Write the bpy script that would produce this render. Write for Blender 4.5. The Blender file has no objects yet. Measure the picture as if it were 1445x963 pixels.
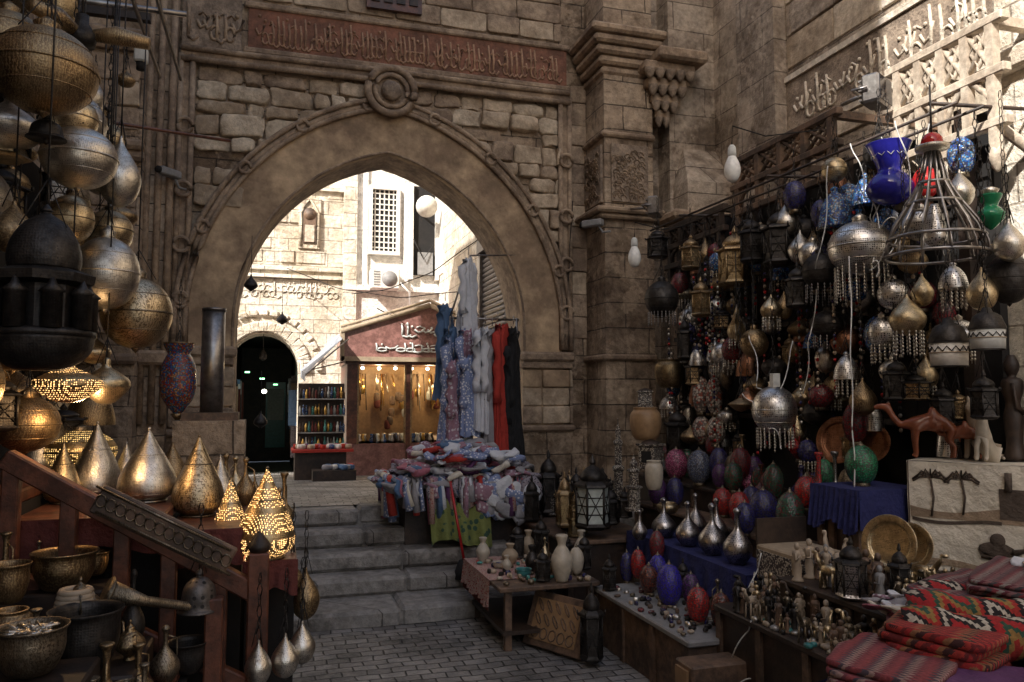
import bpy, bmesh, math, random
from mathutils import Vector, Matrix, noise
R=random.Random(7)
pi=math.pi
# ------------------------------------------------------------------ materials
MATS={}
def nm(name):
    m=bpy.data.materials.new(name); m.use_nodes=True; nt=m.node_tree
    return m,nt,nt.nodes['Principled BSDF']
def ramp(nt,src,stops,interp='LINEAR'):
    r=nt.nodes.new('ShaderNodeValToRGB'); r.color_ramp.interpolation=interp
    e=r.color_ramp.elements
    while len(e)<len(stops): e.new(0.5)
    for i,(p,c) in enumerate(stops):
        e[i].position=p; e[i].color=(c,c,c,1) if not isinstance(c,tuple) else (*c,1)
    nt.links.new(src,r.inputs[0]); return r.outputs[0]
def mix(nt,fac,a,b,mode='MIX'):
    n=nt.nodes.new('ShaderNodeMix'); n.data_type='RGBA'; n.blend_type=mode
    for sock,v in ((n.inputs[0],fac),(n.inputs[6],a),(n.inputs[7],b)):
        if isinstance(v,(int,float)): sock.default_value=v
        elif isinstance(v,tuple): sock.default_value=(*v,1)
        else: nt.links.new(v,sock)
    return n.outputs[2]
def mth(nt,op,a,b=0.0):
    n=nt.nodes.new('ShaderNodeMath'); n.operation=op
    for i,v in ((0,a),(1,b)):
        if isinstance(v,(int,float)): n.inputs[i].default_value=v
        else: nt.links.new(v,n.inputs[i])
    return n.outputs[0]
def ntex(nt,vec,scale,detail=3,rough=.6):
    n=nt.nodes.new('ShaderNodeTexNoise'); n.inputs['Scale'].default_value=scale
    n.inputs['Detail'].default_value=min(detail,5); n.inputs['Roughness'].default_value=rough
    nt.links.new(vec,n.inputs['Vector']); return n.outputs['Fac']
def vor(nt,vec,scale,feature='F1',rnd=1.0):
    n=nt.nodes.new('ShaderNodeTexVoronoi'); n.feature=feature
    n.inputs['Scale'].default_value=scale; n.inputs['Randomness'].default_value=rnd
    nt.links.new(vec,n.inputs['Vector']); return n
def bump(nt,b,h,dist=.01,strength=1.0):
    n=nt.nodes.new('ShaderNodeBump'); n.inputs['Distance'].default_value=dist; n.inputs['Strength'].default_value=strength
    nt.links.new(h,n.inputs['Height']); nt.links.new(n.outputs[0],b.inputs['Normal'])
def oc(nt): return nt.nodes.new('ShaderNodeTexCoord').outputs['Object']
def stone(name,c1,c2,mortar,bw=.55,bh=.3,ms=.008,stain=(.3,.255,.215),wob=.03,bd=.02,dark=.9):
    m,nt,b=nm(name); c=oc(nt); s=nt.nodes.new('ShaderNodeSeparateXYZ'); nt.links.new(c,s.inputs[0])
    n=ntex(nt,c,1.7,2)
    u=mth(nt,'ADD',mth(nt,'ADD',s.outputs[0],s.outputs[1]),mth(nt,'MULTIPLY',n,wob*2))
    v=mth(nt,'ADD',s.outputs[2],mth(nt,'MULTIPLY',n,wob))
    k=nt.nodes.new('ShaderNodeCombineXYZ'); nt.links.new(u,k.inputs[0]); nt.links.new(v,k.inputs[1])
    br=nt.nodes.new('ShaderNodeTexBrick'); nt.links.new(k.outputs[0],br.inputs['Vector'])
    for kk,val in (('Scale',1),('Brick Width',bw),('Row Height',bh),('Mortar Size',ms),('Mortar Smooth',.4),('Bias',0)): br.inputs[kk].default_value=val
    br.inputs['Color1'].default_value=(*c1,1); br.inputs['Color2'].default_value=(*c2,1); br.inputs['Mortar'].default_value=(*mortar,1)
    big=ramp(nt,ntex(nt,c,.85,5,.75),[(.4,stain),(.56,(1.0,1.0,1.0))])
    col=mix(nt,dark,br.outputs['Color'],big,'MULTIPLY')
    g=ntex(nt,c,13,5,.7)
    col=mix(nt,.65,col,ramp(nt,g,[(.3,.4),(.65,1.25)]),'MULTIPLY')
    pat=ramp(nt,ntex(nt,c,2.6,5,.7),[(.54,0.0),(.6,1.0)])
    col=mix(nt,mth(nt,'MULTIPLY',pat,.45),col,(c1[0]*1.15,c1[1]*1.12,c1[2]*1.1))
    nt.links.new(col,b.inputs['Base Color']); b.inputs['Roughness'].default_value=.92
    h=mth(nt,'ADD',mth(nt,'MULTIPLY',br.outputs['Fac'],-1.0),mth(nt,'MULTIPLY',g,1.8))
    bump(nt,b,h,bd); MATS[name]=m
def rough(name,c1,c2,scale=3,r=.9,bd=.008,stain=True,metal=0):
    m,nt,b=nm(name); c=oc(nt)
    col=mix(nt,ramp(nt,ntex(nt,c,scale,5,.7),[(.4,0.0),(.58,1.0)]),c1,c2)
    f=ntex(nt,c,scale*5,4,.7)
    if stain: col=mix(nt,.6,col,ramp(nt,f,[(.3,.42),(.65,1.25)]),'MULTIPLY')
    nt.links.new(col,b.inputs['Base Color']); b.inputs['Roughness'].default_value=r; b.inputs['Metallic'].default_value=metal
    bump(nt,b,f,bd); MATS[name]=m
def metal(name,c1,c2,r=.3,scale=55,thr=.0,emit=None,es=6,hole=(.008,.006,.005),met=1.0,rnd=.25,eng=0,engc=None,bd=.0022,bands=9.0):
    """hammered / pierced metal, optional glowing perforations"""
    m,nt,b=nm(name); c=oc(nt)
    n=ntex(nt,c,11,5,.75)
    col=mix(nt,ramp(nt,n,[(.38,0.0),(.62,1.0)]),c1,c2)
    vd=vor(nt,c,scale,'F1',rnd).outputs['Distance']
    rr=mth(nt,'ADD',r-.1,mth(nt,'MULTIPLY',n,.38))
    if eng:
        w=nt.nodes.new('ShaderNodeTexWave'); w.inputs['Scale'].default_value=eng; w.inputs['Distortion'].default_value=7; w.inputs['Detail'].default_value=1
        w.inputs['Detail Scale'].default_value=3.0
        nt.links.new(c,w.inputs['Vector'])
        col=mix(nt,mth(nt,'MULTIPLY',ramp(nt,w.outputs['Fac'],[(.74,0.0),(.84,1.0)]),.8),col,engc)
    if thr>0:
        msk=ramp(nt,vd,[(thr,1.0),(thr+.05,0.0)])
        s=nt.nodes.new('ShaderNodeSeparateXYZ'); nt.links.new(c,s.inputs[0])
        band=ramp(nt,mth(nt,'PINGPONG',mth(nt,'MULTIPLY',s.outputs[2],bands),.5),[(.09,0.0),(.11,1.0)])
        msk=mth(nt,'MULTIPLY',msk,band)
        col=mix(nt,msk,col,hole)
        nt.links.new(mth(nt,'SUBTRACT',met,mth(nt,'MULTIPLY',msk,met)),b.inputs['Metallic'])
        if emit:
            b.inputs['Emission Color'].default_value=(*emit,1)
            nt.links.new(mth(nt,'MULTIPLY',msk,es),b.inputs['Emission Strength'])
    else: b.inputs['Metallic'].default_value=met
    nt.links.new(col,b.inputs['Base Color']); nt.links.new(rr,b.inputs['Roughness'])
    bump(nt,b,mth(nt,'ADD',mth(nt,'MULTIPLY',vd,.5),mth(nt,'MULTIPLY',n,2.2)),bd); MATS[name]=m
def mosaic(name,cols,scale=60,r=.15):
    m,nt,b=nm(name); c=oc(nt)
    v=vor(nt,c,scale,'F1',.7)
    s=nt.nodes.new('ShaderNodeSeparateColor'); nt.links.new(v.outputs['Color'],s.inputs[0])
    k=len(cols)
    col=ramp(nt,s.outputs[0],[(i/k,cols[i]) for i in range(k)],'CONSTANT')
    col=mix(nt,ramp(nt,v.outputs['Distance'],[(.42,0.0),(.6,.85)]),col,(.05,.045,.045))
    nt.links.new(col,b.inputs['Base Color']); b.inputs['Roughness'].default_value=r
    bump(nt,b,mth(nt,'MULTIPLY',v.outputs['Distance'],-1),.003); MATS[name]=m
def kilim(name,cols,sx=9,sy=9,z=.5,bd=.004):
    m,nt,b=nm(name); c=oc(nt); s=nt.nodes.new('ShaderNodeSeparateXYZ'); nt.links.new(c,s.inputs[0])
    x=mth(nt,'ADD',s.outputs[0],mth(nt,'MULTIPLY',ntex(nt,c,3,2),.05))
    tri=mth(nt,'PINGPONG',mth(nt,'MULTIPLY',x,sx),.5)
    tri=mth(nt,'SNAP',tri,.0625)
    yy=mth(nt,'ADD',s.outputs[1],mth(nt,'MULTIPLY',s.outputs[2],.8))
    q=mth(nt,'FRACT',mth(nt,'ADD',mth(nt,'MULTIPLY',yy,sy*.35),mth(nt,'MULTIPLY',tri,z)))
    k=len(cols); col=ramp(nt,q,[(i/k,cols[i]) for i in range(k)],'CONSTANT')
    f=ntex(nt,c,70,3)
    col=mix(nt,.6,col,ramp(nt,f,[(.3,.4),(.7,1.15)]),'MULTIPLY')
    nt.links.new(col,b.inputs['Base Color']); b.inputs['Roughness'].default_value=.95
    bump(nt,b,f,bd); MATS[name]=m
def cloth(name,c1,c2=None,scale=12,pat=0):
    m,nt,b=nm(name); c=oc(nt); c2=c2 or tuple(x*.6 for x in c1)
    f=ntex(nt,c,scale,4)
    f0=f
    if pat:
        v=vor(nt,c,pat,'F1',.9).outputs['Distance']; f=ramp(nt,mth(nt,'ADD',v,mth(nt,'MULTIPLY',f,.4)),[(.5,0.0),(.56,1.0)])
    col=mix(nt,f,c1,c2)
    nt.links.new(col,b.inputs['Base Color']); b.inputs['Roughness'].default_value=.9
    bump(nt,b,f0,.025); MATS[name]=m
def plain(name,c,r=.5,met=0,emit=0):
    m,nt,b=nm(name); co=oc(nt)
    col=mix(nt,.5,c,ramp(nt,ntex(nt,co,18,3),[(.3,.5),(.7,1.15)]),'MULTIPLY')
    nt.links.new(col,b.inputs['Base Color']); b.inputs['Roughness'].default_value=r; b.inputs['Metallic'].default_value=met
    if emit: b.inputs['Emission Color'].default_value=(*c,1); b.inputs['Emission Strength'].default_value=emit
    MATS[name]=m
stone('ashlar',(.50,.39,.28),(.345,.26,.185),(.13,.10,.075),.62,.3)
stone('ashlar_right',(.53,.44,.345),(.38,.305,.235),(.17,.13,.1),.85,.36,.007)
stone('bright_limestone',(.8,.74,.64),(.68,.61,.5),(.4,.34,.27),.5,.26,.008,(.72,.66,.58))
stone('white_render',(.84,.82,.78),(.8,.77,.72),(.7,.66,.6),2.0,1.3,.003,(.84,.81,.76),.1)
stone('step_stone',(.37,.35,.325),(.26,.245,.23),(.1,.088,.08),1.15,3.0,.006,(.42,.39,.36),.01,.012)
rough('rubble',(.55,.44,.32),(.34,.26,.18),2.2,.95,.02)
rough('rubble2',(.42,.32,.225),(.22,.16,.115),2.6,.95,.02)
rough('rubble3',(.64,.54,.41),(.44,.355,.26),3.0,.95,.02)
rough('plaster',(.55,.40,.25),(.28,.195,.125),1.1,.9,.012)
rough('moulding',(.41,.305,.21),(.21,.15,.105),3,.9,.014)
rough('redband',(.28,.125,.08),(.15,.075,.05),3,.9,.01)
rough('bandrelief',(.44,.27,.17),(.28,.165,.105),5,.9,.006)
rough('carved',(.38,.295,.22),(.21,.16,.12),5,.9,.02)
rough('sunlit_stone',(.74,.66,.55),(.55,.47,.37),3,.9,.02)  # paler stone colour that paints sunlight onto the right wall
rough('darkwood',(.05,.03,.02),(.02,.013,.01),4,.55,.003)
rough('redwood',(.17,.062,.035),(.07,.028,.018),5,.4,.003)
rough('oldwood',(.18,.11,.07),(.07,.047,.034),5,.6,.004)
rough('pale_sunlit_wood',(.62,.53,.42),(.42,.34,.26),5,.7,.004)  # pale wood; on the near bracket its colour stands for sunlight
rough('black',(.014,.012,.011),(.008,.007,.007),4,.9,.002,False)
rough('steel',(.4,.38,.36),(.24,.22,.21),3,.35,.002,True,.9)
rough('concrete',(.33,.3,.27),(.24,.22,.2),2,.9,.01)
rough('redmarble',(.34,.17,.145),(.2,.095,.08),6,.3,.001)
rough('awningcloth',(.35,.37,.40),(.22,.24,.28),3,.9,.003)
metal('bronze',(.17,.115,.07),(.36,.26,.15),.4,90,eng=26,engc=(.5,.37,.2))
metal('brass',(.74,.6,.38),(.34,.26,.16),.3,120,.22)
metal('brassold',(.36,.3,.22),(.16,.13,.09),.42,65,eng=34,engc=(.09,.068,.048))
metal('silver',(.8,.75,.66),(.42,.38,.32),.28,130,.21)
metal('silverd',(.6,.57,.55),(.2,.18,.17),.24,80,.30,hole=(.02,.02,.03))
metal('silverp',(.85,.83,.8),(.5,.48,.46),.26,75,.32)
metal('engr',(.7,.57,.38),(.44,.34,.21),.3,90,eng=24,engc=(.14,.1,.06))
metal('iron',(.07,.064,.06),(.025,.022,.02),.42,90,.27,met=.8)
metal('octo',(.2,.18,.17),(.1,.09,.085),.5,30,.25)
metal('gold',(.46,.35,.19),(.19,.135,.08),.38,85,.3)
metal('copper',(.5,.25,.15),(.24,.11,.06),.35,60,.18)
metal('brasslit',(.7,.53,.3),(.4,.29,.15),.34,105,.25,(1,.55,.2),6,bands=8)
metal('lit',(.7,.5,.25),(.4,.28,.12),.4,95,.27,(1,.6,.2),3,bands=6)
mosaic('mos',[(.03,.08,.3),(.35,.04,.03),(.25,.05,.03),(.05,.18,.3),(.4,.2,.08)],85)
mosaic('pink',[(.4,.07,.18),(.28,.03,.1),(.5,.16,.26)],95)
mosaic('steelm',[(.1,.13,.2),(.18,.2,.25),(.06,.08,.16)],95)
mosaic('dblue',[(.012,.016,.1),(.025,.025,.18),(.016,.01,.07)],95)
mosaic('blue',[(.015,.01,.28),(.03,.02,.42),(.05,.03,.33)],100)
mosaic('purple',[(.08,.02,.12),(.13,.03,.18),(.05,.02,.09)],95)
mosaic('dred',[(.16,.008,.012),(.22,.01,.018),(.1,.006,.01)],95)
mosaic('mred',[(.4,.01,.012),(.28,.008,.01),(.45,.03,.02)],95)
mosaic('brownred',[(.12,.025,.015),(.2,.045,.025),(.06,.015,.01)],90)
mosaic('mgreen',[(.01,.07,.04),(.13,.02,.02),(.015,.1,.05),(.03,.04,.02)],85)
mosaic('green',[(.01,.16,.07),(.01,.11,.045),(.03,.22,.1)],100)
mosaic('inlay',[(.5,.46,.39),(.03,.02,.02),(.4,.36,.29),(.08,.05,.03)],95,.4)
mosaic('redw',[(.5,.45,.4),(.3,.06,.035),(.5,.45,.4),(.4,.33,.28)],45,.5)
mosaic('bluet',[(.02,.1,.36),(.04,.2,.45),(.02,.05,.22),(.28,.34,.42)],75)
plain('bluevase',(.02,.02,.26),.1); plain('glass_green',(.02,.22,.1),.08); plain('redglass',(.4,.02,.02),.12)
plain('white',(.74,.71,.65),.5); plain('whiteb',(.6,.61,.58),.7); plain('tan',(.4,.31,.21),.7); plain('alabaster',(.5,.44,.35),.35)
plain('woodlight',(.33,.2,.1),.5); plain('glassl',(.5,.55,.52),.15); plain('bulb',(.85,.85,.82),.2); plain('cable',(.7,.7,.68),.4)
plain('teal',(.05,.22,.22),.3); plain('grey',(.25,.245,.24),.6); plain('bone',(.4,.32,.235),.6); plain('camelwood',(.2,.06,.028),.25)
plain('goldjewel',(.8,.5,.15),.3,1); plain('greenlamp',(.3,1,.45),.4,0,5); plain('whitelamp',(1,.95,.8),.4,0,6)
plain('winglass',(.03,.03,.035),.05); plain('shutter',(.25,.23,.22),.5,.5); plain('turq',(.08,.3,.27),.5)
cloth('redcloth',(.5,.045,.03)); cloth('blackcloth',(.014,.014,.016)); cloth('whitecloth',(.72,.73,.75),(.46,.48,.54))
cloth('bluecloth',(.012,.015,.08),(.018,.023,.115)); cloth('denim',(.1,.18,.32)); cloth('bluepat',(.68,.69,.72),(.2,.25,.42),pat=34)
cloth('pinkcloth',(.45,.15,.2)); cloth('greycloth',(.36,.35,.37)); cloth('purplecloth',(.14,.05,.15)); cloth('creamcloth',(.68,.63,.54),(.58,.53,.44))
cloth('redpat',(.32,.06,.055),(.42,.28,.24),pat=60); cloth('greenyellow',(.03,.07,.045),(.16,.18,.05),pat=14); cloth('darkpat',(.06,.055,.08),(.28,.25,.28),pat=45)
cloth('silk',(.55,.51,.54),(.3,.17,.22),pat=26); cloth('redfelt',(.17,.042,.035),(.09,.025,.02)); cloth('sand',(.34,.26,.18),(.25,.18,.125)); cloth('sanddark',(.1,.075,.06),(.06,.045,.035))
kilim('kilimred',[(.36,.02,.022),(.02,.015,.015),(.52,.46,.37),(.02,.015,.015),(.36,.03,.022),(.3,.17,.05),(.03,.08,.05),(.36,.02,.02)],8,7,1.1)
kilim('kilimdark',[(.2,.03,.04),(.055,.05,.055),(.22,.1,.1),(.1,.018,.028),(.25,.22,.2)],40,26,.6)
kilim('kilimpink',[(.26,.055,.06),(.16,.04,.05),(.32,.2,.17),(.07,.05,.065),(.24,.045,.05)],45,28,.6)
kilim('kilimbright',[(.36,.025,.025),(.16,.02,.02),(.4,.04,.03),(.06,.02,.02),(.28,.13,.06)],34,20,.8)
def paving():
    m,nt,b=nm('paving'); c=oc(nt); s=nt.nodes.new('ShaderNodeSeparateXYZ'); nt.links.new(c,s.inputs[0])
    n1=mth(nt,'MULTIPLY',ntex(nt,c,3,2),.06)
    k=nt.nodes.new('ShaderNodeCombineXYZ'); nt.links.new(mth(nt,'ADD',s.outputs[0],n1),k.inputs[0]); nt.links.new(mth(nt,'ADD',s.outputs[1],n1),k.inputs[1])
    br=nt.nodes.new('ShaderNodeTexBrick'); nt.links.new(k.outputs[0],br.inputs['Vector'])
    for kk,val in (('Scale',1),('Brick Width',.17),('Row Height',.1),('Mortar Size',.007),('Mortar Smooth',.5)): br.inputs[kk].default_value=val
    br.inputs['Color1'].default_value=(.30,.28,.26,1); br.inputs['Color2'].default_value=(.16,.15,.14,1); br.inputs['Mortar'].default_value=(.05,.046,.042,1)
    col=mix(nt,.85,br.outputs['Color'],ramp(nt,ntex(nt,c,1.6,5),[(.38,.4),(.6,1.25)]),'MULTIPLY')
    f=ntex(nt,c,22,4)
    nt.links.new(col,b.inputs['Base Color']); nt.links.new(ramp(nt,f,[(.3,.4),(.7,.85)]),b.inputs['Roughness'])
    bump(nt,b,mth(nt,'ADD',mth(nt,'MULTIPLY',br.outputs['Fac'],-1.2),mth(nt,'MULTIPLY',f,1.2)),.014); MATS['paving']=m
paving()
# ------------------------------------------------------------------ mesh builder
def smoothp(p,n=4):
    o=[]
    for i in range(len(p)-1):
        p0=p[max(i-1,0)];p1=p[i];p2=p[i+1];p3=p[min(i+2,len(p)-1)]
        for k in range(n):
            t=k/n
            q=[.5*(2*p1[j]+(p2[j]-p0[j])*t+(2*p0[j]-5*p1[j]+4*p2[j]-p3[j])*t*t+(3*p1[j]-p0[j]-3*p2[j]+p3[j])*t**3) for j in (0,1)]
            o.append((max(0,q[0]),q[1]))
    o.append(p[-1]); return o
class MB:
    def __init__(s): s.v=[];s.f=[];s.m=[];s.sm=[];s.ml=[]
    def mi(s,m):
        if m not in s.ml: s.ml.append(m)
        return s.ml.index(m)
    def add(s,vs,fs,m,sm=False,M=None):
        o=len(s.v); s.v+= [tuple(M@Vector(v)) if M else tuple(v) for v in vs]
        k=s.mi(m)
        for f in fs: s.f.append([i+o for i in f]); s.m.append(k); s.sm.append(sm)
    def lathe(s,prof,m,seg=20,c=(0,0,0),M=None,sm=True,rot=0):
        vs=[];fs=[]
        for r,z in prof:
            for i in range(seg):
                a=rot+2*pi*i/seg; vs.append((c[0]+r*math.cos(a),c[1]+r*math.sin(a),c[2]+z))
        for j in range(len(prof)-1):
            for i in range(seg):
                i2=(i+1)%seg; fs.append([j*seg+i,j*seg+i2,(j+1)*seg+i2,(j+1)*seg+i])
        fs.append([i for i in range(seg)][::-1]); fs.append([(len(prof)-1)*seg+i for i in range(seg)])
        s.add(vs,fs,m,sm,M)
    def box(s,x0,x1,y0,y1,z0,z1,m,M=None,bev=0):
        if bev>0:
            b=min(bev,(x1-x0)/3,(y1-y0)/3,(z1-z0)/3); vs=[]
            for X,sx in ((x0,1),(x1,-1)):
                for Y,sy in ((y0,1),(y1,-1)):
                    for Z,sz in ((z0,1),(z1,-1)):
                        vs+=[(X,Y+sy*b,Z+sz*b),(X+sx*b,Y,Z+sz*b),(X+sx*b,Y+sy*b,Z)]
            def q(i,j,k,t): return (i*4+j*2+k)*3+t
            fs=[]
            for i in (0,1): fs.append([q(i,0,0,0),q(i,1,0,0),q(i,1,1,0),q(i,0,1,0)])
            for j in (0,1): fs.append([q(0,j,0,1),q(1,j,0,1),q(1,j,1,1),q(0,j,1,1)])
            for k in (0,1): fs.append([q(0,0,k,2),q(1,0,k,2),q(1,1,k,2),q(0,1,k,2)])
            for j in (0,1):
                for k in (0,1): fs.append([q(0,j,k,1),q(1,j,k,1),q(1,j,k,2),q(0,j,k,2)])
            for i in (0,1):
                for k in (0,1): fs.append([q(i,0,k,0),q(i,1,k,0),q(i,1,k,2),q(i,0,k,2)])
                for j in (0,1): fs.append([q(i,j,0,0),q(i,j,1,0),q(i,j,1,1),q(i,j,0,1)])
                for j in (0,1):
                    for k in (0,1): fs.append([q(i,j,k,0),q(i,j,k,1),q(i,j,k,2)])
            s.add(vs,fs,m,False,M); return
        vs=[(x,y,z) for x in (x0,x1) for y in (y0,y1) for z in (z0,z1)]
        s.add(vs,[[0,1,3,2],[4,6,7,5],[0,4,5,1],[2,3,7,6],[0,2,6,4],[1,5,7,3]],m,False,M)
    def tube(s,pts,r,m,seg=6,sm=True):
        pts=[Vector(p) for p in pts]; n=len(pts); rs=r if isinstance(r,(list,tuple)) else [r]*n
        vs=[];fs=[]; up=Vector((0,0,1))
        for i,p in enumerate(pts):
            t=(pts[min(i+1,n-1)]-pts[max(i-1,0)])
            if t.length<1e-6: t=Vector((0,0,1))
            t.normalize(); ref=up if abs(t.z)<.95 else Vector((1,0,0))
            a=t.cross(ref).normalized(); b=t.cross(a)
            for k in range(seg):
                an=2*pi*k/seg; vs.append(tuple(p+a*math.cos(an)*rs[i]+b*math.sin(an)*rs[i]))
        for j in range(n-1):
            for k in range(seg):
                k2=(k+1)%seg; fs.append([j*seg+k,j*seg+k2,(j+1)*seg+k2,(j+1)*seg+k])
        fs.append(list(range(seg))); fs.append([(n-1)*seg+k for k in range(seg)])
        s.add(vs,fs,m,sm)
    def sell(s,c,size,m,M=None,e=.45,nu=14,nv=8,wr=0,wf=6):
        vs=[];fs=[]
        def P(x,q): return math.copysign(abs(x)**q,x)
        for j in range(nv+1):
            v=-pi/2+pi*j/nv
            for i in range(nu):
                u=2*pi*i/nu
                p=Vector((size[0]*P(math.cos(v),e)*P(math.cos(u),e),size[1]*P(math.cos(v),e)*P(math.sin(u),e),size[2]*P(math.sin(v),e)))
                if wr: p+=wr*Vector(noise.noise_vector(p*wf+Vector(c)*3))
                if M: p=M@p
                vs.append(tuple(p+Vector(c)))
        for j in range(nv):
            for i in range(nu):
                i2=(i+1)%nu; fs.append([j*nu+i,j*nu+i2,(j+1)*nu+i2,(j+1)*nu+i])
        s.add(vs,fs,m,True)
    def grid(s,fn,nu,nv,m,sm=True):
        vs=[fn(i/nu,j/nv) for j in range(nv+1) for i in range(nu+1)]
        fs=[[j*(nu+1)+i,j*(nu+1)+i+1,(j+1)*(nu+1)+i+1,(j+1)*(nu+1)+i] for j in range(nv) for i in range(nu)]
        s.add(vs,fs,m,sm)
    def build(s,name,loc=(0,0,0),rz=0,parent=None):
        me=bpy.data.meshes.new(name); me.from_pydata(s.v,[],s.f)
        for m in s.ml: me.materials.append(MATS[m])
        me.polygons.foreach_set('material_index',s.m); me.polygons.foreach_set('use_smooth',s.sm)
        bm=bmesh.new(); bm.from_mesh(me); bmesh.ops.recalc_face_normals(bm,faces=bm.faces); bm.to_mesh(me); bm.free()
        me.update(); o=bpy.data.objects.new(name,me); bpy.context.collection.objects.link(o)
        o.location=loc; o.rotation_euler=(0,0,rz)
        if parent: o.parent=parent
        return o
def empty(name,loc=(0,0,0)):
    o=bpy.data.objects.new(name,None); bpy.context.collection.objects.link(o); o.location=loc; return o
# ------------------------------------------------------------------ arch wall
CX,SP,HW=1.227,2.68,1.64
def arch(hw,e,n=16,sp=SP):
    Rr=hw+e; a1=math.acos(-e/Rr); L=[]
    for i in range(n+1):
        a=pi+(a1-pi)*i/n; L.append((CX+e+Rr*math.cos(a),sp+Rr*math.sin(a)))
    return L+[(2*CX-x,z) for x,z in L[::-1][1:]]
EI,EO=.42,.46
inner=arch(HW,EI); outer=arch(2.14,EO)
Y0,Y1=9.0,9.6
w=MB(); TOP=7.6
pts=inner
for i in range(len(pts)-1):
    (xa,za),(xb,zb)=pts[i],pts[i+1]
    w.add([(xa,Y0,za),(xb,Y0,zb),(xb,Y0,5.45),(xa,Y0,5.45),(xa,Y1,za),(xb,Y1,zb),(xb,Y1,5.45),(xa,Y1,5.45)],[[0,1,2,3],[4,5,6,7]],'ashlar')
    w.add([(xa,Y0,za),(xb,Y0,zb),(xb,Y1,zb),(xa,Y1,za)],[[0,1,2,3]],'moulding',True)
w.box(-2.2,CX-HW,Y0,Y1,0,5.45,'ashlar'); w.box(CX+HW,3.9,Y0,Y1,0,5.45,'ashlar'); w.box(-2.2,5.4,Y0,Y1,5.45,TOP,'ashlar'); w.box(3.9,5.4,Y0,Y1,0,5.45,'ashlar'); w.box(-7,-2.62,Y0,Y1,0,TOP,'ashlar')  # last block is out of view, added to shade the shop front
for i in range(len(inner)-1):
    a,b2,c,d=inner[i],inner[i+1],outer[i+1],outer[i]
    w.add([(a[0],8.93,a[1]),(b2[0],8.93,b2[1]),(c[0],8.93,c[1]),(d[0],8.93,d[1]),(a[0],Y0+.01,a[1]),(b2[0],Y0+.01,b2[1])],[[0,1,2,3],[0,1,5,4]],'plaster')
for sx in (-1,1):
    xa,xb=sorted((CX+sx*HW,CX+sx*2.14)); w.box(xa,xb,8.93,Y0+.005,2.42,SP,'plaster')
    w.box(xa,xb+.02,8.93,Y0+.005,.5,2.3,'plaster')
def inside(x,z,hw=2.2):
    if z<SP: return abs(x-CX)<hw
    Rr=hw+EO; dx=abs(x-CX)+EO
    return dx*dx+(z-SP)**2<Rr*Rr
z=2.5
while z<5.5:
    hh=R.uniform(.13,.26); x=-.88
    while x<3.36:
        ww=R.uniform(.18,.55); xe=min(x+ww,3.36)
        if not inside((x+xe)/2,z+hh/2,2.22):
            p=R.uniform(.0,.08); g=R.uniform(.002,.014)
            if R.random()>.06:
                zt=min(z+hh-g+R.uniform(-.02,.01),5.5)
                Mr=Matrix.Rotation(R.uniform(-.045,.045),3,'Y')@Matrix.Rotation(R.uniform(-.1,.1),3,'Z')
                w.sell(((x+xe)/2,9.0,(z+zt)/2),((xe-x)/2-g,.03+p,(zt-z)/2-.002),R.choice(['rubble','rubble','rubble2','rubble3']),Mr,R.uniform(.2,.4),16,10,.028,11)
        x=xe
    z+=hh
for (xa,xb,za,zb,yy) in ((-.9,3.4,6.36,7.5,9.0),(3.5,3.9,2.6,5.6,9.0),(-1.9,-1.35,2.5,4.1,8.45),(-1.9,-1.35,4.55,5.3,8.45)):
    z=za
    while z<zb:
        hh=R.uniform(.22,.3); x=xa
        while x<xb:
            xe=min(x+R.uniform(.3,.7),xb)
            w.sell(((x+xe)/2,yy,(z+hh/2)),((xe-x)/2-.004,R.uniform(.015,.045),hh/2-.004),R.choice(['rubble','rubble2','rubble2','rubble2']),None,.16,16,10,.012,9); x=xe
        z+=hh
w.build('stone_arch_gateway')
mo=MB()
def ring(hw,e,r,y,down,m='moulding'):
    p=arch(hw,e,26); P=[(p[0][0],y,down)]+[(x,y,z) for x,z in p]+[(p[-1][0],y,down)]
    mo.tube(P,[r*(1+.14*noise.noise(Vector((q[0]*3,q[2]*3,hw)))) for q in P],m,8)
ring(2.14,EO,.03,8.9,2.45); ring(2.25,EO,.03,8.89,2.45); ring(2.19,EO,.04,8.93,2.45); ring(1.66,EI,.015,8.925,.9)
p=arch(2.195,EO,60)
for i in range(4,len(p)-4,13):
    x,z=p[i]; mo.tube([(x+.065*math.cos(t*pi/6),8.875,z+.065*math.sin(t*pi/6)) for t in range(13)],.02,'moulding',6)
for x in (-.97,3.42):
    for dx in (-.06,.06): mo.tube([(x+dx,8.92,2.45),(x+dx,8.92,5.6)],.032,'moulding',8)
    mo.box(x-.05,x+.05,8.93,9.0,2.45,5.6,'moulding')
    for zz in (2.9,3.5,4.1,4.8): mo.tube([(x+.08*math.cos(t*pi/6),8.88,zz+.08*math.sin(t*pi/6)) for t in range(13)],.022,'moulding',6)
for zz in (5.55,5.67): mo.tube([(-1.03+.6*t,8.9+.006*math.sin(t*3),zz+.006*math.sin(t*5)) for t in range(8)]+[(3.48,8.9,zz)],.035,'moulding',8)
mo.box(-1.03,3.48,8.915,9.0,5.55,5.67,'moulding')
for r,t in ((.27,.045),(.19,.03)):
    mo.tube([(1.24+r*math.cos(k*pi/12),8.84,5.42+r*math.sin(k*pi/12)) for k in range(25)],t,'moulding',8)
mo.lathe([(.26,0),(.25,.05),(.14,.06)],'moulding',24,M=Matrix.Translation((1.24,8.93,5.42))@Matrix.Rotation(pi/2,4,'X'))
mo.sell((1.24,8.84,5.42),(.12,.1,.12),'carved',None,1,16,10,.015,20)
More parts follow.
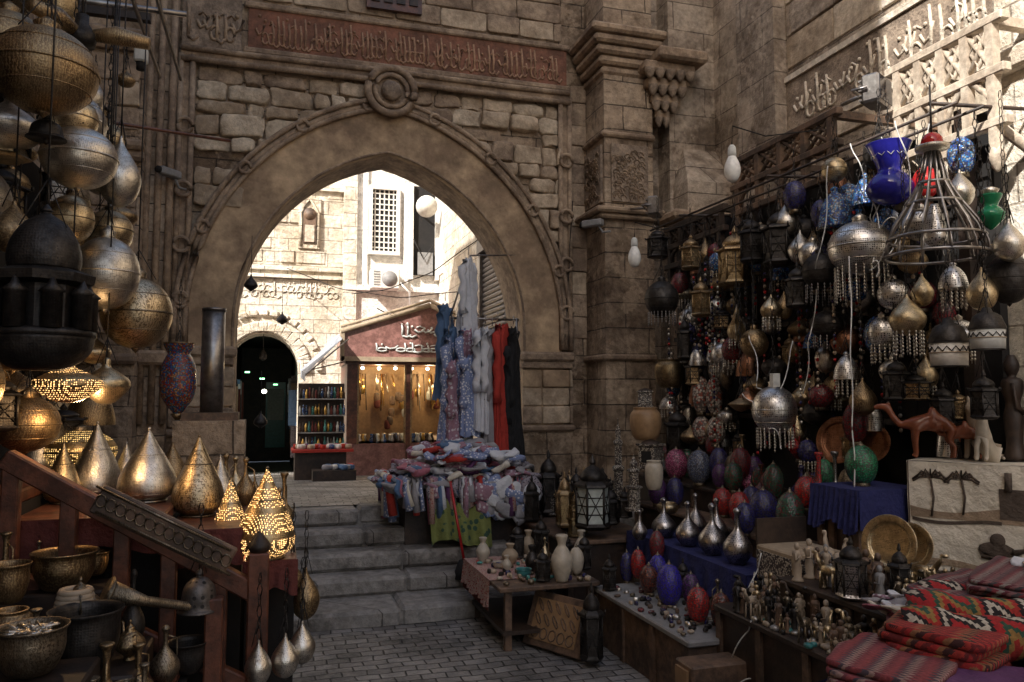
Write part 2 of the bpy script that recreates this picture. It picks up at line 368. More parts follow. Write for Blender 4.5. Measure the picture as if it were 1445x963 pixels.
for (a,b3) in ((CX+HW-.03,3.52),(-1.08,CX-HW+.03)):
    mo.box(a,b3,8.84,9.0,2.3,2.42,'moulding',bev=.03); mo.box(a+.01,b3-.03,8.87,9.0,2.22,2.3,'moulding',bev=.01)
    mo.box(a,b3,8.85,9.0,1.46,1.54,'moulding',bev=.025)
    mo.box(a+.02,b3-.02,8.9,8.99,.7,1.46,'ashlar')
    x=a+.02
    while x<b3-.05:
        x2=min(x+R.uniform(.22,.4),b3-.02)
        for zz in (1.56,1.78,2.0): mo.sell(((x+x2)/2,8.93,zz+.1),((x2-x)/2-.004,R.uniform(.02,.05),.105),R.choice(['rubble','plaster','rubble2']),None,.18,14,8,.008)
        x=x2
mo.build('arch_moulding')
def calli(mb,mp,L,Hh,m,r=.012,step=.085,rr=R):
    u=.03
    while u<L-.06:
        t=rr.random(); hh=Hh*rr.uniform(.7,.95)
        if t<.62: mb.tube([mp(u,Hh*.12),mp(u+.006,hh*.6),mp(u-.008,hh)],[r,r*1.1,r*.9],m,5)
        if t<.3: mb.tube([mp(u,Hh*.12),mp(u+step*.5,Hh*.03),mp(u+step,Hh*.15)],r,m,5)
        elif t<.75:
            mb.tube([mp(u+step*(.5+.45*math.cos(k*pi/5)),Hh*(.25+.16*math.sin(k*pi/5))) for k in range(11)],r*.9,m,5)
        else: mb.tube([mp(u,Hh*.5),mp(u+step*.4,Hh*.33),mp(u+step*.9,Hh*.4),mp(u+step*1.2,Hh*.62)],r,m,5)
        if rr.random()<.5: mb.sell(mp(u+step*.5,Hh*rr.uniform(.6,.9)),(r*1.3,r*1.3,r*1.3),m,None,1,6,4)
        if rr.random()<.45: mb.tube([mp(u+step*.2,Hh*.62),mp(u+step*.6,Hh*.7),mp(u+step*1.1,Hh*.6)],r*.7,m,4)
        u+=step*rr.uniform(.6,.95)
ib=MB(); ib.box(-.35,3.46,8.965,9.0,5.78,6.24,'redband'); ib.box(-.4,3.5,8.93,9.0,6.24,6.31,'moulding',bev=.015); ib.box(-.4,3.5,8.93,9.0,5.71,5.78,'moulding',bev=.015)
calli(ib,lambda u,v:(-.3+u,8.962,5.8+v),3.72,.42,'bandrelief',.015,.075)
ib.box(-1.03,-.42,8.94,9.0,5.72,6.3,'carved'); calli(ib,lambda u,v:(-1.0+u,8.935,5.76+v),.55,.5,'moulding',.02,.1)
ib.build('carved_inscription_band')
rw=MB(); rw.box(.95,1.6,8.9,8.95,6.42,7.5,'redwood')
for k in range(4): rw.box(1.0+.15*k,1.1+.15*k,8.88,8.9,6.5,7.4,'darkwood')
rw.build('wooden_window_shutter')
lp=MB()
lp.box(-1.32,-1.06,8.72,9.0,0,TOP,'ashlar')
for x in (-1.3,-1.19,-1.08): lp.tube([(x,8.7,1.6),(x,8.7,TOP)],.035,'moulding',8)
lp.box(-1.95,-1.32,8.45,9.0,0,TOP,'ashlar')
for zz,d in ((4.22,.12),(4.32,.18),(5.35,.1),(5.45,.16),(2.2,.1),(6.2,.12)): lp.box(-1.9,-1.28,8.45-d,8.45,zz,zz+.1,'moulding',bev=.03)
lp.box(-1.34,-1.04,8.62,8.72,2.2,2.35,'moulding',bev=.03)
lp.build('carved_pilaster')
lw=MB()
lw.box(-2.6,-1.95,-.4,7.4,0,19,'ashlar'); lw.box(-2.6,-1.953,7.4,9.6,0,9.8,'ashlar'); lw.box(-2.6,-1.953,-12,-.4,0,9.3,'ashlar'); lw.build('stone_wall')  # unseen upper height and rear section shaped to shade the courtyard
rp=MB()
rp.box(3.72,4.36,8.4,9.0,0,TOP,'ashlar'); rp.box(4.36,4.62,8.75,9.0,0,TOP,'ashlar_right'); rp.box(4.62,5.26,8.45,9.0,0,TOP,'ashlar_right')
for zz,d,h in ((3.98,.1,.06),(4.04,.16,.07),(4.98,.05,.07),(2.3,.05,.08)): rp.box(3.72-d,4.36+d*.5,8.4-d,9.0,zz,zz+h,'moulding',bev=.025)
for k in range(5): rp.box(3.72-.05*k-.03,4.36+.03*k,8.4-.05*k-.03,8.99,5.75+k*.11,5.85+k*.11+.004,'moulding',bev=.03)
rp.box(3.80,4.28,8.37,8.4,4.2,4.9,'carved'); rp.box(3.69,3.72,8.45,8.95,4.2,4.9,'carved')
for k in range(80):
    a=R.uniform(3.83,4.2);zq=R.uniform(4.24,4.8); rp.tube([(a+.04*math.cos(t),8.365,zq+.04*math.sin(t)) for t in (0,1,2,3,4)],.009,'moulding',4)
    yq=R.uniform(8.5,8.9); rp.tube([(3.685,yq+.04*math.cos(t),zq+.04*math.sin(t)) for t in (0,1,2,3,4)],.009,'moulding',4)
for k in range(4):
    wd=.1+.08*k; z0=5.22+.17*k
    rp.box(4.5-wd,4.5+wd,8.45-.07-.07*k,8.75,z0+.06,z0+.175,'moulding',bev=.02)
    m2=2+k
    for j in range(m2):
        xx=4.5-wd+(j+.5)*2*wd/m2; rp.lathe(smoothp([(.01,-.02),(wd/m2*.5,.0),(wd/m2*.9,.06),(wd/m2*.95,.1)]),'carved',8,(xx,8.45-.05-.07*k,z0-.03))
rp.box(4.3,4.95,8.05,8.75,5.9,6.05,'moulding',bev=.03)
rp.add([(4.66,8.1,0),(5.27,8.1,0),(5.27,8.1,4.45),(4.66,8.1,4.45),(4.8,8.44,4.95),(5.27,8.44,4.95),(4.66,8.5,0),(4.66,8.5,4.45)],[[0,1,2,3],[3,2,5,4],[0,3,7,6],[3,4,7]],'ashlar_right')
rp.box(4.4,5.27,7.95,8.5,3.95,4.06,'moulding',bev=.03)
rp.build('stone_pilaster')
rw2=MB(); rw2.box(5.26,6.0,-8,9.6,0,9.5,'ashlar_right')  # unseen stretch behind the camera extended to bounce sunlight
rw2.box(5.22,5.26,3.6,7.0,4.62,4.68,'sunlit_stone'); rw2.box(5.22,5.26,3.6,7.0,5.26,5.32,'sunlit_stone'); rw2.box(5.245,5.26,3.7,7.0,4.68,5.26,'carved')
calli(rw2,lambda u,v:(5.242,6.9-u,4.72+v),3.1,.5,'sunlit_stone',.016,.12)
rw2.box(5.1,5.26,7.0,7.7,0,9.5,'ashlar_right')
for (za,zb) in ((3.7,4.6),(5.4,9)):
    z=za
    while z<zb:
        y=-1+R.uniform(0,.5)
        while y<6.9:
            y2=min(y+R.uniform(.5,1.0),6.98); rw2.box(5.26-R.uniform(.006,.03),5.3,y+.006,y2-.006,z+.006,min(z+.35,zb if za<5 else 99),R.choice(['rubble3','ashlar_right','sunlit_stone']) if y2<6.2 else R.choice(['rubble3','ashlar_right','rubble']),bev=.008); y=y2  # paler blocks brighten the stretch of wall where sun falls
        z+=.36
rw2.build('stone_wall')
ep=MB(); ep.box(4.5,5.25,3.1,3.85,0,5.6,'bright_limestone',bev=.02); ep.box(4.42,5.25,3.02,3.93,3.95,4.1,'sunlit_stone',bev=.02); ep.build('stone_buttress')
# ------------------------------------------------------------------ ground, steps, street
g=MB(); g.add([(-60,-60,-.03),(60,-60,-.03),(60,60,-.03),(-60,60,-.03)],[[0,1,2,3]],'concrete'); g.build('ground')
g=MB(); g.grid(lambda u,v:(-2+8*u,-3+10.2*v,.0+.01*noise.noise(Vector((u*14,v*18,0)))),60,80,'paving'); g.build('paved_courtyard')
st=MB()
def slabs(y0,y1,z0,z1):
    x=-1.9+R.uniform(0,.3)
    st.box(-1.94,4.6,y0+.03,y1+.3,z0-.2,z1-.03,'step_stone')
    while x<4.5:
        L=R.uniform(.7,1.4); j=R.uniform(-.014,.014); st.box(x+.004,x+L-.004,y0+j,y1+.04,z0,z1+j*.6,'step_stone',bev=.028); x+=L
slabs(6.57,7.1,-.05,.13)
for k in range(4): slabs(7.08+.3*k,7.38+.3*k,.13+.16*k,.29+.16*k)
st.build('stone_steps')
sg=MB(); sg.grid(lambda u,v:(-6+14*u,8.25+9*v,.77-.46*max(0,v*9-1)/8*1.0+.004*noise.noise(Vector((u*20,v*20,1)))),30,40,'paving'); sg.build('paved_street')
# ------------------------------------------------------------------ buildings beyond
fb=MB(); Y=15.5
px0,px1,psp=-.86,.46,2.35; pc=(px0+px1)/2; ph=(px1-px0)/2
fb.box(-6,px0,Y,Y+.8,0,10,'bright_limestone'); fb.box(px1,1.35,Y,Y+.8,0,4.35,'bright_limestone')
fb.box(px0,px1,Y,Y+.8,3.25,10,'bright_limestone'); fb.box(px1,1.35,Y,Y+.8,4.35,10,'bright_limestone')
n=14
for i in range(n):
    a0=pi-pi*i/n;a1=pi-pi*(i+1)/n
    p0=(pc+ph*math.cos(a0),psp+ph*1.12*math.sin(a0));p1=(pc+ph*math.cos(a1),psp+ph*1.12*math.sin(a1))
    fb.add([(p0[0],Y,p0[1]),(p1[0],Y,p1[1]),(p1[0],Y,3.25),(p0[0],Y,3.25),(p0[0],Y+.8,p0[1]),(p1[0],Y+.8,p1[1])],[[0,1,2,3],[0,1,5,4]],'bright_limestone')
for i in range(17):
    a=pi*(i+.5)/17
    for rr,s2 in ((ph+.13,.1),(ph+.38,.06)):
        Mx=Matrix.Translation((pc+rr*math.cos(a),Y-.02,psp+rr*1.08*math.sin(a)))@Matrix.Rotation(-(a-pi/2),4,'Y')
        fb.box(-.08,.08,-.06,.04,-s2,s2,'bright_limestone',Mx,bev=.02)
for zz in (4.15,4.3,5.9): fb.box(-3,1.35,Y-.08,Y,zz,zz+.07,'bright_limestone')
calli(fb,lambda u,v:(-1.6+u,Y-.01,3.75+v),2.8,.38,'bright_limestone',.014,.12)
for k in range(90):
    x=R.uniform(-1.2,1.1); zz=4.45+.26*R.randint(0,12)
    if .3<x<.9 and 4.6<zz<5.9: continue
    fb.box(x,x+R.uniform(.25,.5),Y-R.uniform(.005,.04),Y+.01,zz+.008,zz+.25,'bright_limestone',bev=.01)
fb.box(.4,.82,Y-.05,Y+.02,4.75,5.75,'bright_limestone'); fb.box(.49,.73,Y-.075,Y-.05,4.85,5.42,'oldwood'); fb.lathe([(.12,0),(.12,.03)],'oldwood',20,M=Matrix.Translation((.61,Y-.05,5.42))@Matrix.Rotation(pi/2,4,'X')); fb.box(.52,.7,Y-.09,Y-.075,4.87,5.2,'pale_sunlit_wood')
for s2 in (-1,1): fb.tube([(.61+s2*.17,Y-.07,4.8),(.61+s2*.17,Y-.07,5.45),(.61,Y-.07,5.72)],.025,'bright_limestone',6)
Y=15.35
fb.box(1.35,6,Y,Y+.8,0,10,'white_render')
fb.box(1.3,5,Y-.12,Y,3.95,4.05,'white_render'); fb.box(1.25,1.5,Y-.1,Y,0,9,'bright_limestone')
for xx in (1.62,2.42,3.25): fb.box(xx,xx+.1,Y-.06,Y,4.05,8,'white_render',bev=.01)
fb.build('stone_building')
def lattice(name,x0,x1,z0,z1,y,nx,nz,m='white'):
    L=MB(); L.box(x0,x1,y+.0,y+.03,z0,z1,'black'); t=.035
    for a,b4 in ((x0-t,x0+t),(x1-t,x1+t)): L.box(a,b4,y-.08,y+.04,z0-t,z1+t,m)
    for a,b4 in ((z0-t,z0+t),(z1-t,z1+t)): L.box(x0+t,x1-t,y-.08,y+.04,a,b4,m)
    for i in range(1,nx): xx=x0+(x1-x0)*i/nx; L.box(xx-.012,xx+.012,y-.02,y-.001,z0,z1,m)
    for i in range(1,nz): zz=z0+(z1-z0)*i/nz; L.box(x0,x1,y-.023,y-.004,zz-.012,zz+.012,m)
    L.build(name)
lattice('lattice_window',1.76,2.3,4.7,6.0,15.3,6,12)
lattice('lattice_window',3.42,3.75,4.5,5.45,15.3,4,9)
ow=MB(); ow.box(2.6,3.05,15.3,15.34,4.3,6.1,'black')
ow.box(2.52,2.6,15.2,15.34,4.2,6.15,'white'); ow.box(3.05,3.12,15.2,15.34,4.2,6.15,'white'); ow.box(2.7,3.0,15.22,15.28,4.3,4.75,'grey'); ow.box(3.12,3.3,14.9,15.3,4.3,6.0,'white')
ow.tube([(2.6,15.2,5.0),(2.8,15.15,4.6),(3.0,15.2,4.9)],.012,'black'); ow.build('open_window')
ac=MB(); ac.box(1.75,2.3,14.95,15.33,3.95,4.35,'white',bev=.02); ac.lathe([(.15,0),(.15,.01)],'grey',20,M=Matrix.Translation((2.1,14.95,4.15))@Matrix.Rotation(pi/2,4,'X'))
for k in range(6): ac.box(1.8,1.92,14.94,14.95,4.02+.05*k,4.04+.05*k,'grey')
ac.tube([(2.3,15,4.1),(2.5,15,3.9),(2.55,15.2,3.4)],.02,'cable'); ac.build('air_conditioner')
sd=MB(); sd.lathe(smoothp([(.01,0),(.12,.02),(.2,.07),(.215,.09)]),'white',24,M=Matrix.Translation((2.8,14.95,5.62))@Matrix.Rotation(pi/2+.3,4,'X')); sd.tube([(2.8,14.95,5.62),(2.8,15.3,5.5)],.02,'grey'); sd.build('satellite_dish')
pi_=MB(); pi_.box(-1.4,-.9,16.3,24,0,4,'darkwood'); pi_.box(.5,1.2,16.3,24,0,4,'darkwood'); pi_.box(-1.4,1.2,16.3,24,3.3,4,'black'); pi_.box(-1.4,1.2,24,24.2,0,4,'darkwood')  # dark wall and ceiling colours paint in the passage's shade
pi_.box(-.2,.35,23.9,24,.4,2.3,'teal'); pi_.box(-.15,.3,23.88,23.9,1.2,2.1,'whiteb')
for k in range(3): pi_.box(-.6+.3*k,-.5+.3*k,18+k,18.04+k,2.4-.12*k,2.43-.12*k,'greenlamp')
pi_.sell((-.2,19,2.0),(.06,.06,.05),'whitelamp',None,1)
for k in range(44):
    side=R.choice([-1,1]); yy=16.4+k*.1; pi_.box(*((-.9,-.9+R.uniform(.1,.2)) if side<0 else (.5-R.uniform(.1,.2),.5)),yy,yy+.09,R.uniform(.6,1.6),R.uniform(1.7,2.4),R.choice(['redfelt','denim','greycloth','oldwood','darkpat','blackcloth','tan']))
pi_.tube([(-.2,15.9,3.2),(-.2,15.9,2.75)],.008,'iron'); pi_.lathe(smoothp([(.02,0),(.07,.05),(.06,.14),(.01,.2)]),'iron',10,(-.2,15.9,2.58))
pi_.build('covered_passage')
sh=empty('jewellery_shop',(0,0,0))
s=MB(); Y=14
x0,x1,zb=1.24,3.3,.3
s.box(x0,x1,Y,15.3,zb,1.05,'redmarble'); s.box(x0,1.42,Y-.02,15.3,1.05,2.55,'redwood'); s.box(3.18,3.3,Y-.02,15.3,1.05,2.55,'redwood'); s.box(2.28,2.36,Y-.02,Y+.2,.5,2.45,'redwood')
s.box(1.42,3.18,Y+.9,Y+1,.8,2.5,'woodlight'); s.box(1.42,3.18,Y+.05,Y+.9,.98,1.05,'goldjewel'); s.box(1.2,3.34,Y-.08,Y+1.2,2.45,2.55,'redwood')
for k in range(6): s.sell((1.55+.3*k,Y+.4,2.4),(.035,.035,.03),'whitelamp',None,1,8,6)
for k in range(34):
    xx=R.uniform(1.46,3.14)
    if 2.25<xx<2.4: continue
    s.tube([(xx,Y+.5+R.uniform(0,.35),2.3),(xx,Y+.5,R.uniform(1.6,2.1))],.01,R.choice(['goldjewel','goldjewel','silver','darkwood']),5)
for k in range(18):
    xx=R.uniform(1.46,3.14); s.sell((xx,Y+.7,R.uniform(1.3,2.2)),(.06,.02,.09),R.choice(['whiteb','goldjewel','redfelt','oldwood']),None,.6,8,6)
for k in range(60):
    xx=R.uniform(1.46,3.14); s.lathe([(.03,0),(.045,.05),(.02,.12),(.03,.16)],R.choice(['whiteb','goldjewel','bluet','silver','darkwood']),8,(xx,Y+R.uniform(.1,.6),1.05))
for (a,b5) in ((1.42,2.28),(2.36,3.18)):
    for q in (a,b5-.03): s.box(q,q+.03,Y-.03,Y+.02,1.05,2.45,'bronze')
s.box(2.4,3.14,Y-.01,Y+.02,.5,.98,'oldwood')
s.build('shopfront',parent=sh)
s=MB()
pk=(2.68,3.5)
s.add([(1.15,Y-.15,2.55),(3.5,Y-.15,2.55),(3.5,Y-.15,3.1),(pk[0],Y-.15,pk[1]),(1.15,Y-.15,3.0),(1.15,15.3,2.55),(3.5,15.3,2.55),(3.5,15.3,3.1),(pk[0],15.3,pk[1]),(1.15,15.3,3.0)],[[0,1,2,3,4],[4,3,8,9],[3,2,7,8],[0,4,9,5]],'redmarble')
for a,b6 in (((1.1,3.02),(pk[0],pk[1]+.03)),((pk[0],pk[1]+.03),(3.55,3.12))):
    s.tube([(a[0],Y-.18,a[1]),(b6[0],Y-.18,b6[1])],.05,'tan',6); s.tube([(a[0],Y-.2,a[1]+.08),(b6[0],Y-.2,b6[1]+.08)],.03,'tan',6)
s.box(1.12,3.52,Y-.2,Y-.15,2.5,2.58,'tan'); s.box(1.1,1.17,Y-.2,Y-.15,2.5,3.05,'tan')
R2=random.Random(3)
calli(s,lambda u,v:(2.15+u,Y-.17,2.93+v),.9,.3,'whiteb',.018,.16,R2)
calli(s,lambda u,v:(1.7+u,Y-.17,2.66+v),1.3,.2,'whiteb',.016,.19,R2)
s.build('pediment_sign',parent=sh)
aw=MB(); aw.add([(1.1,13.4,2.85),(1.1,14.2,3.0),(.45,14.1,2.35),(.5,13.3,2.25)],[[0,1,2,3]],'awningcloth'); aw.add([(.5,13.29,2.25),(.45,14.1,2.35),(.45,14.1,2.22),(.5,13.29,2.12)],[[0,1,2,3]],'awningcloth'); aw.tube([(1.2,13.39,2.85),(.5,13.29,2.24)],.015,'steel'); aw.tube([(1.2,14.2,2.5),(.47,13.7,2.3)],.012,'steel'); aw.build('street_awning')
sl=MB(); sl.box(.35,1.15,12.9,13.5,.3,1.0,'darkwood'); sl.box(.3,1.25,12.75,13.5,1.0,1.04,'redcloth'); sl.box(.4,1.15,13.45,13.5,1.04,2.1,'darkwood')
for zz in (1.04,1.3,1.58,1.85):
    sl.box(.4,1.15,13.2,13.45,zz-.02,zz,'steel')
    for k in range(15): sl.lathe([(.02,0),(.022,R.uniform(.07,.11)),(.01,.13),(.01,R.uniform(.14,.2))],R.choice(['whiteb','redfelt','bluet','goldjewel','turq','glassl','darkwood','oldwood']),8,(.43+.05*k,13.25+R.uniform(0,.1),zz))
for k in range(36): sl.sell((.35+R.uniform(0,.85),12.85+R.uniform(0,.35),1.08),(R.uniform(.03,.06),.05,.04),R.choice(['white','redcloth','pinkcloth','bluet','white','tan']),None,.6,8,6)
sl.box(.6,1.25,12.3,12.7,.4,.75,'darkwood')
for k in range(16): sl.sell((.65+R.uniform(0,.55),12.35+R.uniform(0,.3),.79),(.06,.05,.04),R.choice(['redcloth','white','denim','greycloth']),None,.6,8,6)
sl.build('market_stall')
sw=MB(); sw.box(3.14,3.9,9.6,15.3,0,8,'bright_limestone'); sw.build('side_building')
ss=MB()
for k in range(26): ss.tube([(3.1,9.75,2.1+k*.075),(3.1,11.6,2.1+k*.075)],.035,'shutter',6)
ss.box(3.125,3.135,9.75,11.6,.6,4.1,'shutter')
ss.box(3.02,3.12,9.68,9.75,.6,4.1,'steel'); ss.box(3.02,3.12,11.6,11.7,.6,4.1,'steel'); ss.box(3.0,3.138,9.66,11.72,4.1,4.35,'shutter'); ss.build('roller_shutter')
# ------------------------------------------------------------------ clothes
def garment(name,x,y,zt,h,w,m,rz=0,sl=True,dep=.1,flare=1.0):
    b=MB(); ph=R.uniform(0,6)
    def f(u,v):
        a=2*pi*u; zz=-h*v
        wd=w/2*(min(1,.25+v*7) if v<.11 else 1)*(1-.08*math.sin(min(1,v*2)*pi)+(flare-1+.1)*max(0,v-.4))
        d=dep*(.35+.9*v); nz=noise.noise(Vector((math.cos(a)*2,v*5,ph)))
        fo=1+(.1+.22*v)*math.sin(a*7+ph+nz*2)+(.06+.12*v)*math.sin(a*13+ph)+.18*nz
        return (wd*math.cos(a)*(.82+.18*fo),d*math.sin(a)*fo*1.3,zz-(.03*math.cos(a)**2 if v<.1 else 0)+(.0 if v<.9 else .015*math.sin(a*5)))
    b.grid(f,72,26,m)
    b.tube([(0,0,.12),(0,0,.02)],.006,'steel')
    if sl:
        for s3 in (-1,1):
            P=[(s3*w*.33,0,-.06),(s3*w*.45,.01,-.15)]+[(s3*w*(.48+.03*math.sin(t*2+ph)),.015*math.sin(t*3+ph),-.15-(h*.5-.0)*t/6) for t in range(1,7)]
            b.tube(P,[.045+.012*math.sin(i*2.3+ph) for i in range(len(P))],m,10)
    b.build(name,(x,y,zt),rz)
rc=MB(); rc.tube([(1.9,8.72,2.78),(2.75,8.72,2.78)],.015,'steel'); rc.tube([(2.72,8.72,.77),(2.72,8.72,2.8)],.018,'steel'); rc.tube([(1.92,8.72,.77),(1.92,8.72,2.8)],.018,'steel'); rc.tube([(1.92,8.72,2.78),(2.2,8.9,3.55),(2.9,8.95,3.6)],.012,'steel'); rc.build('clothes_rail')
garment('white_dress',2.14,8.72,3.5,1.05,.32,'whitecloth',.9,True,.07)
G=[(1.86,8.5,2.55,1.35,.36,'bluepat'),(1.95,8.68,2.68,1.1,.38,'denim'),(2.04,8.58,2.66,1.25,.38,'bluepat'),(2.13,8.6,2.66,1.1,.4,'silk'),(2.2,8.5,2.66,1.15,.4,'whitecloth'),(2.28,8.48,2.68,1.2,.4,'whitecloth'),(2.36,8.48,2.66,1.35,.4,'greycloth'),(2.43,8.5,2.72,1.5,.44,'redcloth'),(2.53,8.55,2.72,1.55,.42,'redcloth'),(2.62,8.6,2.5,1.55,.4,'blackcloth'),(1.86,8.7,2.95,1.1,.28,'denim'),(1.9,8.42,2.3,1.0,.34,'silk'),(2.1,8.42,2.35,.9,.34,'bluepat'),(2.66,8.64,2.7,1.6,.36,'blackcloth')]
GN={'bluepat':'patterned_tunic','denim':'denim_jacket','whitecloth':'white_shirt','greycloth':'grey_scarf_dress','redcloth':'red_robe','blackcloth':'black_robe','silk':'printed_scarf'}
for i,(x,y,zt,h,wd,m) in enumerate(G): garment(GN[m],x,y,zt,h,wd,m,1.05+R.uniform(-.3,.3),True,.06)
sp_=MB(); sp_.box(1.25,2.5,7.65,8.5,.3,.98,'darkwood')
cl=['silk','whitecloth','greycloth','pinkcloth','denim','darkpat','creamcloth','redcloth','bluepat','purplecloth','whitecloth','silk','whitecloth','greycloth','bluepat']
for k in range(330):
    x=R.uniform(1.1,2.5);y=R.uniform(7.48,8.5);t=1-abs((x-1.9)/.8)**2; zz=1.0+max(0,t)*.42*R.random()
    M=Matrix.Rotation(R.uniform(0,3),3,'Z')@Matrix.Rotation(R.uniform(-.6,.6),3,'X')
    sp_.sell((x,y,zz),(R.uniform(.06,.16),R.uniform(.04,.1),R.uniform(.012,.03)),R.choice(cl),M,.5,14,6,.04,10)
for k in range(90):
    if k<30: x=1.12+R.uniform(-.03,.05); y=R.uniform(7.6,8.4)
    else: x=R.uniform(1.15,2.45); y=7.5+R.uniform(-.05,.03)
    L=R.uniform(.06,.34); rr=R.uniform(.018,.035)
    sp_.tube([(x+R.uniform(-.03,.03),y+.14,1.08),(x,y,1.07),(x-.02,y-.05,1.0),(x+R.uniform(-.03,.03),y-.05,1.0-L)],[rr,rr,rr*1.1,rr*1.3],R.choice(cl+['redcloth','pinkcloth','redpat']),8)
for k in range(46):
    x=R.uniform(1.9,2.5); y=7.46+R.uniform(-.06,.04)
    sp_.sell((x,y,R.uniform(.72,1.0)),(R.uniform(.06,.12),.04,R.uniform(.05,.1)),R.choice(['whitecloth','greycloth','silk','bluepat','darkpat']),Matrix.Rotation(R.uniform(-.5,.5),3,'Y'),.6,12,8,.04,10)
sp_.build('scarf_pile')
gc=MB(); gc.grid(lambda u,v:(1.45+.6*u,7.44-.14*v+.04*math.sin(u*20)*(.3+v),.84-.36*v+.05*math.sin(u*5)+.02*math.sin(u*9)),40,10,'greenyellow'); gc.build('draped_cloth')
br=MB(); br.tube([(1.62,7.3,1.08),(1.71,7.1,.38)],.013,'redglass',8); br.lathe([(.05,0),(.09,-.1),(.1,-.16)],'black',12,(1.71,7.1,.38)); br.build('red_broom')
# ------------------------------------------------------------------ lamps & wares
PR={
'pear':[(0,0),(.3,.02),(.75,.13),(1,.34),(.93,.5),(.6,.68),(.28,.82),(.13,.9),(.1,.96),(.03,1)],
'cone':[(.55,0),(.6,.03),(.92,.1),(1,.2),(.92,.36),(.66,.56),(.38,.74),(.19,.87),(.07,.96),(.02,1)],
'disc':[(0,0),(.4,.05),(.9,.3),(1,.42),(.92,.54),(.5,.7),(.2,.8),(.16,.95),(.05,1)],
'bell':[(1,0),(.98,.04),(.86,.1),(.8,.33),(.7,.58),(.4,.76),(.14,.82),(.2,.9),(.05,1)],
'flask':[(.5,0),(.6,.03),(1,.2),(.93,.36),(.5,.52),(.2,.64),(.15,.84),(.28,.94),(.1,1)],
'egg':[(.4,0),(.45,.04),(.8,.18),(1,.45),(.92,.68),(.62,.87),(.25,.96),(.1,.98),(.02,1)],
'mosl':[(.05,0),(.3,.06),(.85,.25),(1,.45),(.92,.68),(.68,.82),(.6,.86),(.75,.93),(.85,1),(.7,1)],
'jug':[(.5,0),(.55,.03),(1,.16),(.95,.27),(.45,.4),(.22,.5),(.2,.85),(.4,.97),(.3,1)],
'bowl':[(0,0),(.6,.03),(.95,.45),(.98,.85),(1.08,.97),(1.05,1),(.93,.9),(.85,.5),(.5,.15),(0,.12)],
'pot':[(.6,0),(.85,.15),(1,.5),(.95,.8),(.75,.92),(.8,1),(.65,1),(.6,.9)],
'vase':[(.5,0),(.8,.2),(1,.45),(.6,.68),(.35,.78),(.55,.97),(.4,1)],
'bvase':[(.3,0),(.8,.1),(1,.28),(.75,.45),(.5,.55),(.6,.7),(.9,.95),(.95,1),(.7,.98)],
'dome':[(1,0),(1,.05),(.97,.2),(.8,.5),(.45,.75),(.2,.85),(.25,.92),(.04,1)],
'green':[(.1,0),(.35,.08),(.9,.3),(1,.45),(.7,.6),(.5,.7),(.8,.92),(.85,1),(.6,1)],
'dish':[(0,0),(.5,.15),(1,.5),(1,.6),(.6,.8),(.2,1)],
}
NAME={'globe':'globe_lantern','pear':'pear_shaped_lantern','cone':'pointed_table_lamp','disc':'flat_disc_lantern','bell':'metal_bell','flask':'metal_flask','egg':'mosaic_table_lamp','mosl':'mosaic_hanging_lantern','jug':'long_necked_jug','bowl':'metal_bowl','pot':'round_pot','vase':'small_vase','bvase':'blue_vase_lamp','dome':'domed_lantern','shade':'lamp_shade','green':'green_glass_lamp','dish':'hanging_dish_lamp','lantern':'faceted_lantern','mosque':'mosque_lantern','boxl':'inlaid_box_lantern','tower':'minaret_lantern','teapot':'brass_teapot','plate':'engraved_plate'}
PRE={'brass':'brass_','silver':'silver_','silverp':'pierced_silver_','silverd':'silver_','bronze':'bronze_','iron':'iron_','brassold':'old_brass_','engr':'engraved_brass_','copper':'copper_','gold':'gilded_','brasslit':'lit_brass_','lit':'lit_'}
def fringe(b,r,m,n=18,L=.16,z=0):
    for i in range(n):
        a=2*pi*i/n; x,y=r*math.cos(a),r*math.sin(a); l=L*(.8+.2*R.random())
        b.tube([(x,y,z),(x,y,z-l)],.0025,m,4)
        for j in range(int(l/.022)): b.sell((x,y,z-.012-.022*j),(.007,.007,.009),m,None,1,5,4)
